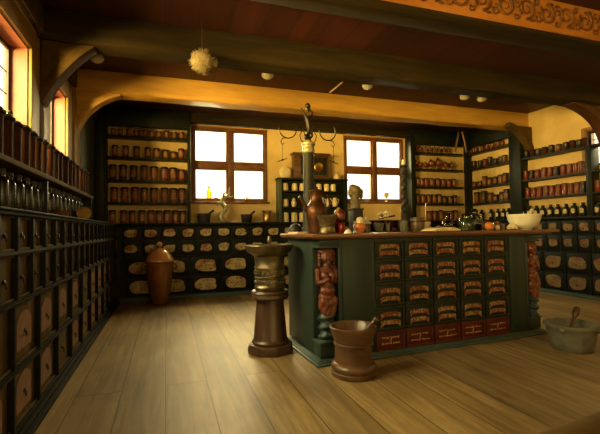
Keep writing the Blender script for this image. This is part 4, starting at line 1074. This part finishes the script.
# ------------------------------------------------------------------ hanging things
def globe(label, x, y, z, rx=.068, rz=.055):
    r = thing('ceiling_globe', label, 'ceiling globe', (x, y, CZ), 0, 'pale globes between the ceiling beams')
    d = CZ-z
    MB().lathe([(.004, -d-rz)] + [(rx*math.sin(PI*k/14), -d-rz*math.cos(PI*k/14)) for k in range(1, 14)] + [(.004, -d+rz)], 24).build('globe', 'globe', r)
    MB().lathe([(.004, -d+rz-.004), (.004, 0)], 8).build('cord', 'dark_wood', r)
    return r
GL = 4.42
for lab, x, z in (('pale oval globe hanging near the left wall brace', -.66, 2.86), ('pale oval globe hanging right of the spiny dried fish', 1.11, 2.88), ('pale oval globe hanging beside the thin white rod', 2.395, 2.885), ('left globe of the pair at the right end of dark beam', 3.88, 2.885), ('right globe of the pair at the right end of dark beam', 4.17, 2.885)):
    globe(lab, x, GL, z)
r = thing('dried_pufferfish', 'round spiny dried pufferfish hanging before the dark beam', 'pufferfish', (.33, 3.86, CZ))
pf = MB(); pf.ball((0, 0, -.39), (.108, .10, .105), 3)
rnd = random.Random(5)
for k in range(150):
    v = Vector((rnd.gauss(0, 1), rnd.gauss(0, 1), rnd.gauss(0, 1))).normalized()
    c = Vector((v.x*.104, v.y*.096, -.39+v.z*.10)); pf.tube([c, c+v*.012, c+v*.028], [.005, .003, .0006], 5)
pf.build('body', 'straw', r)
MB().prism([(.09, -.40), (.135, -.345), (.145, -.385), (.135, -.43)], -.006, .006).build('tail_fin', 'straw', r)
MB().lathe([(.003, -.30), (.003, 0)], 6).build('cord', 'dark_wood', r)
o = MB().tube([(0, 0, 0), (.0, .25, .0), (.0, .5, .004)], .012, 8).build('ceiling_rod', 'ceramic'); o.location = (2.27, 4.83, 3.082); o['label'] = 'thin pale rod fixed to the red ceiling boards'; o['category'] = 'rod'
r = thing('wooden_tongs', 'pair of long wooden tongs hanging before the right rear rack', 'tongs', (5.62, 6.55, CZ))
MB().tube([(-.03, 0, -.06), (-.09, 0, -.28), (-.14, 0, -.50)], [.018, .022, .018], 10).build('leg', 'tongs_wood', r)
MB().tube([(.03, 0, -.06), (.09, 0, -.28), (.13, 0, -.50)], [.018, .022, .018], 10).build('leg', 'tongs_wood', r)
t = MB(); t.box(-.06, .06, -.02, .02, -.09, -.05); t.tube([(0, 0, -.06), (0, 0, 0)], .008, 8); t.build('hinge', 'iron', r, bevel=.004)

# visitor rail close to the camera
r = thing('barrier_rail', 'smooth brown wooden barrier rail in the near right corner', 'barrier rail', (0, 0, 0))
MB().tube([(.25, .74, .49), (.9, .81, .495), (1.6, .885, .50), (2.5, .98, .505)], .05, 20).build('rail', 'oak_brace', r)
for p in ((.34, .75), (2.4, .97)): MB().lathe([(.05, 0), (.05, .02), (.03, .03), (.03, .47)], 16, (p[0], p[1], 0)).build('post', 'dark_wood', r)

# ------------------------------------------------------------------ light
DAY = (1.0, .82, .40)
WARM_FILL = (1.0, .65, .16)      # warm tint of fill lamps added outside the front and left windows
def aim(o, d):
    o.rotation_euler = Vector(d).to_track_quat('-Z', 'Y').to_euler()
def window_light(loc, d, sx, sy, power, col=DAY):
    """area lamp outside a window: sky light falling in, and the added warm fill"""
    l = bpy.data.lights.new('daylight_and_fill', 'AREA'); l.shape = 'RECTANGLE'; l.size = sx; l.size_y = sy; l.energy = power; l.color = col
    o = bpy.data.objects.new('daylight_and_fill', l); COL.objects.link(o); o.location = loc; aim(o, d)
    return o
def portal(loc, d, sx, sy):
    l = bpy.data.lights.new('window_portal', 'AREA'); l.shape = 'RECTANGLE'; l.size = sx; l.size_y = sy; l.cycles.is_portal = True
    o = bpy.data.objects.new('window_portal', l); COL.objects.link(o); o.location = loc; aim(o, d)
for (x0, x1, z0, z1), pw in zip(BACK_HOLES, (330, 300)):
    cx, cz = (x0+x1)/2, (z0+z1)/2
    window_light((cx, WB+1.25, cz+.95), (0, -1, -.62), 1.9, 1.3, pw)
    portal((cx, WB+.20, cz), (0, -1, 0), x1-x0, z1-z0)
for (y0, y1, z0, z1), pw in zip(LEFT_HOLES, (0, 0, 170, 190, 170)):
    cy, cz = (y0+y1)/2, (z0+z1)/2
    if pw: window_light((WL-1.1, cy, cz+1.0), (1, 0, -.80), 1.2, 1.2, pw)
    for d, dist, size, p2 in ([((1, .22, .19), 3.4, 1.8, 200), ((1, 1.15, .15), 2.9, 1.9, 1450)] if 2.5 < y0 < 4 else [((1, .55, .12), 2.4, 1.5, 350)] if y0 > 4 else []):  # extra upward lamps added to brighten golden beam, right wall and rear plaster
        window_light((WL-.1-dist*d[0], cy-dist*d[1], cz-dist*d[2]), d, size, size*.9, p2, WARM_FILL)
    portal((WL-.20, cy, cz), (1, 0, 0), y1-y0, z1-z0)
for (y0, y1, z0, z1), pw in zip(RIGHT_HOLES, (0, 25)):
    cy, cz = (y0+y1)/2, (z0+z1)/2
    if pw: window_light((WR+.9, cy, cz+.6), (-1, 0, -.6), .9, .9, pw)
    portal((WR+.20, cy, cz), (-1, 0, 0), y1-y0, z1-z0)
for (x0, x1, z0, z1), pw in zip(FRONT_FILL_HOLES, (40, 42, 14)):
    cx, cz = (x0+x1)/2, (z0+z1)/2
    if pw: window_light((cx, WF-.7, cz), (0, 1, .02), 1.3, 1.3, pw, WARM_FILL)  # fill lamps added behind the camera for beam fronts and rear wall
    portal((cx, WF-.20, cz), (0, 1, 0), x1-x0, z1-z0)
w = bpy.data.worlds.new('sky'); scn.world = w; w.use_nodes = True
nt = w.node_tree; bg = nt.nodes['Background']
tc = nt.nodes.new('ShaderNodeTexCoord'); sp = nt.nodes.new('ShaderNodeSeparateXYZ'); nt.links.new(tc.outputs['Generated'], sp.inputs[0])
nt.links.new(ramp(nt, sp.outputs['Z'], [(0, (.06, .045, .02)), (.04, (1, .86, .55))]), bg.inputs[0])
bg.inputs[1].default_value = 1.5

# ------------------------------------------------------------------ camera
cam = bpy.data.cameras.new('camera'); co = bpy.data.objects.new('camera', cam); COL.objects.link(co)
cam.sensor_width = 36; cam.lens = 24.0; cam.clip_start = .02
y, p, rr = R(18.47), R(1.728), R(-.86)
fwd = Vector((math.sin(y)*math.cos(p), math.cos(y)*math.cos(p), math.sin(p))); rt = Vector((math.cos(y), -math.sin(y), 0)); up = rt.cross(fwd)
r2 = rt*math.cos(rr)+up*math.sin(rr); u2 = -rt*math.sin(rr)+up*math.cos(rr)
co.matrix_world = Matrix(((r2.x, u2.x, -fwd.x, 0), (r2.y, u2.y, -fwd.y, 0), (r2.z, u2.z, -fwd.z, 1.10), (0, 0, 0, 1)))
scn.camera = co
vs = scn.view_settings; vs.view_transform = 'Standard'; vs.look = 'None'; vs.exposure = 0.7; vs.gamma = 1.0
scn.cycles.use_denoising = True
scn.cycles.max_bounces = 8; scn.cycles.diffuse_bounces = 4; scn.cycles.transparent_max_bounces = 12
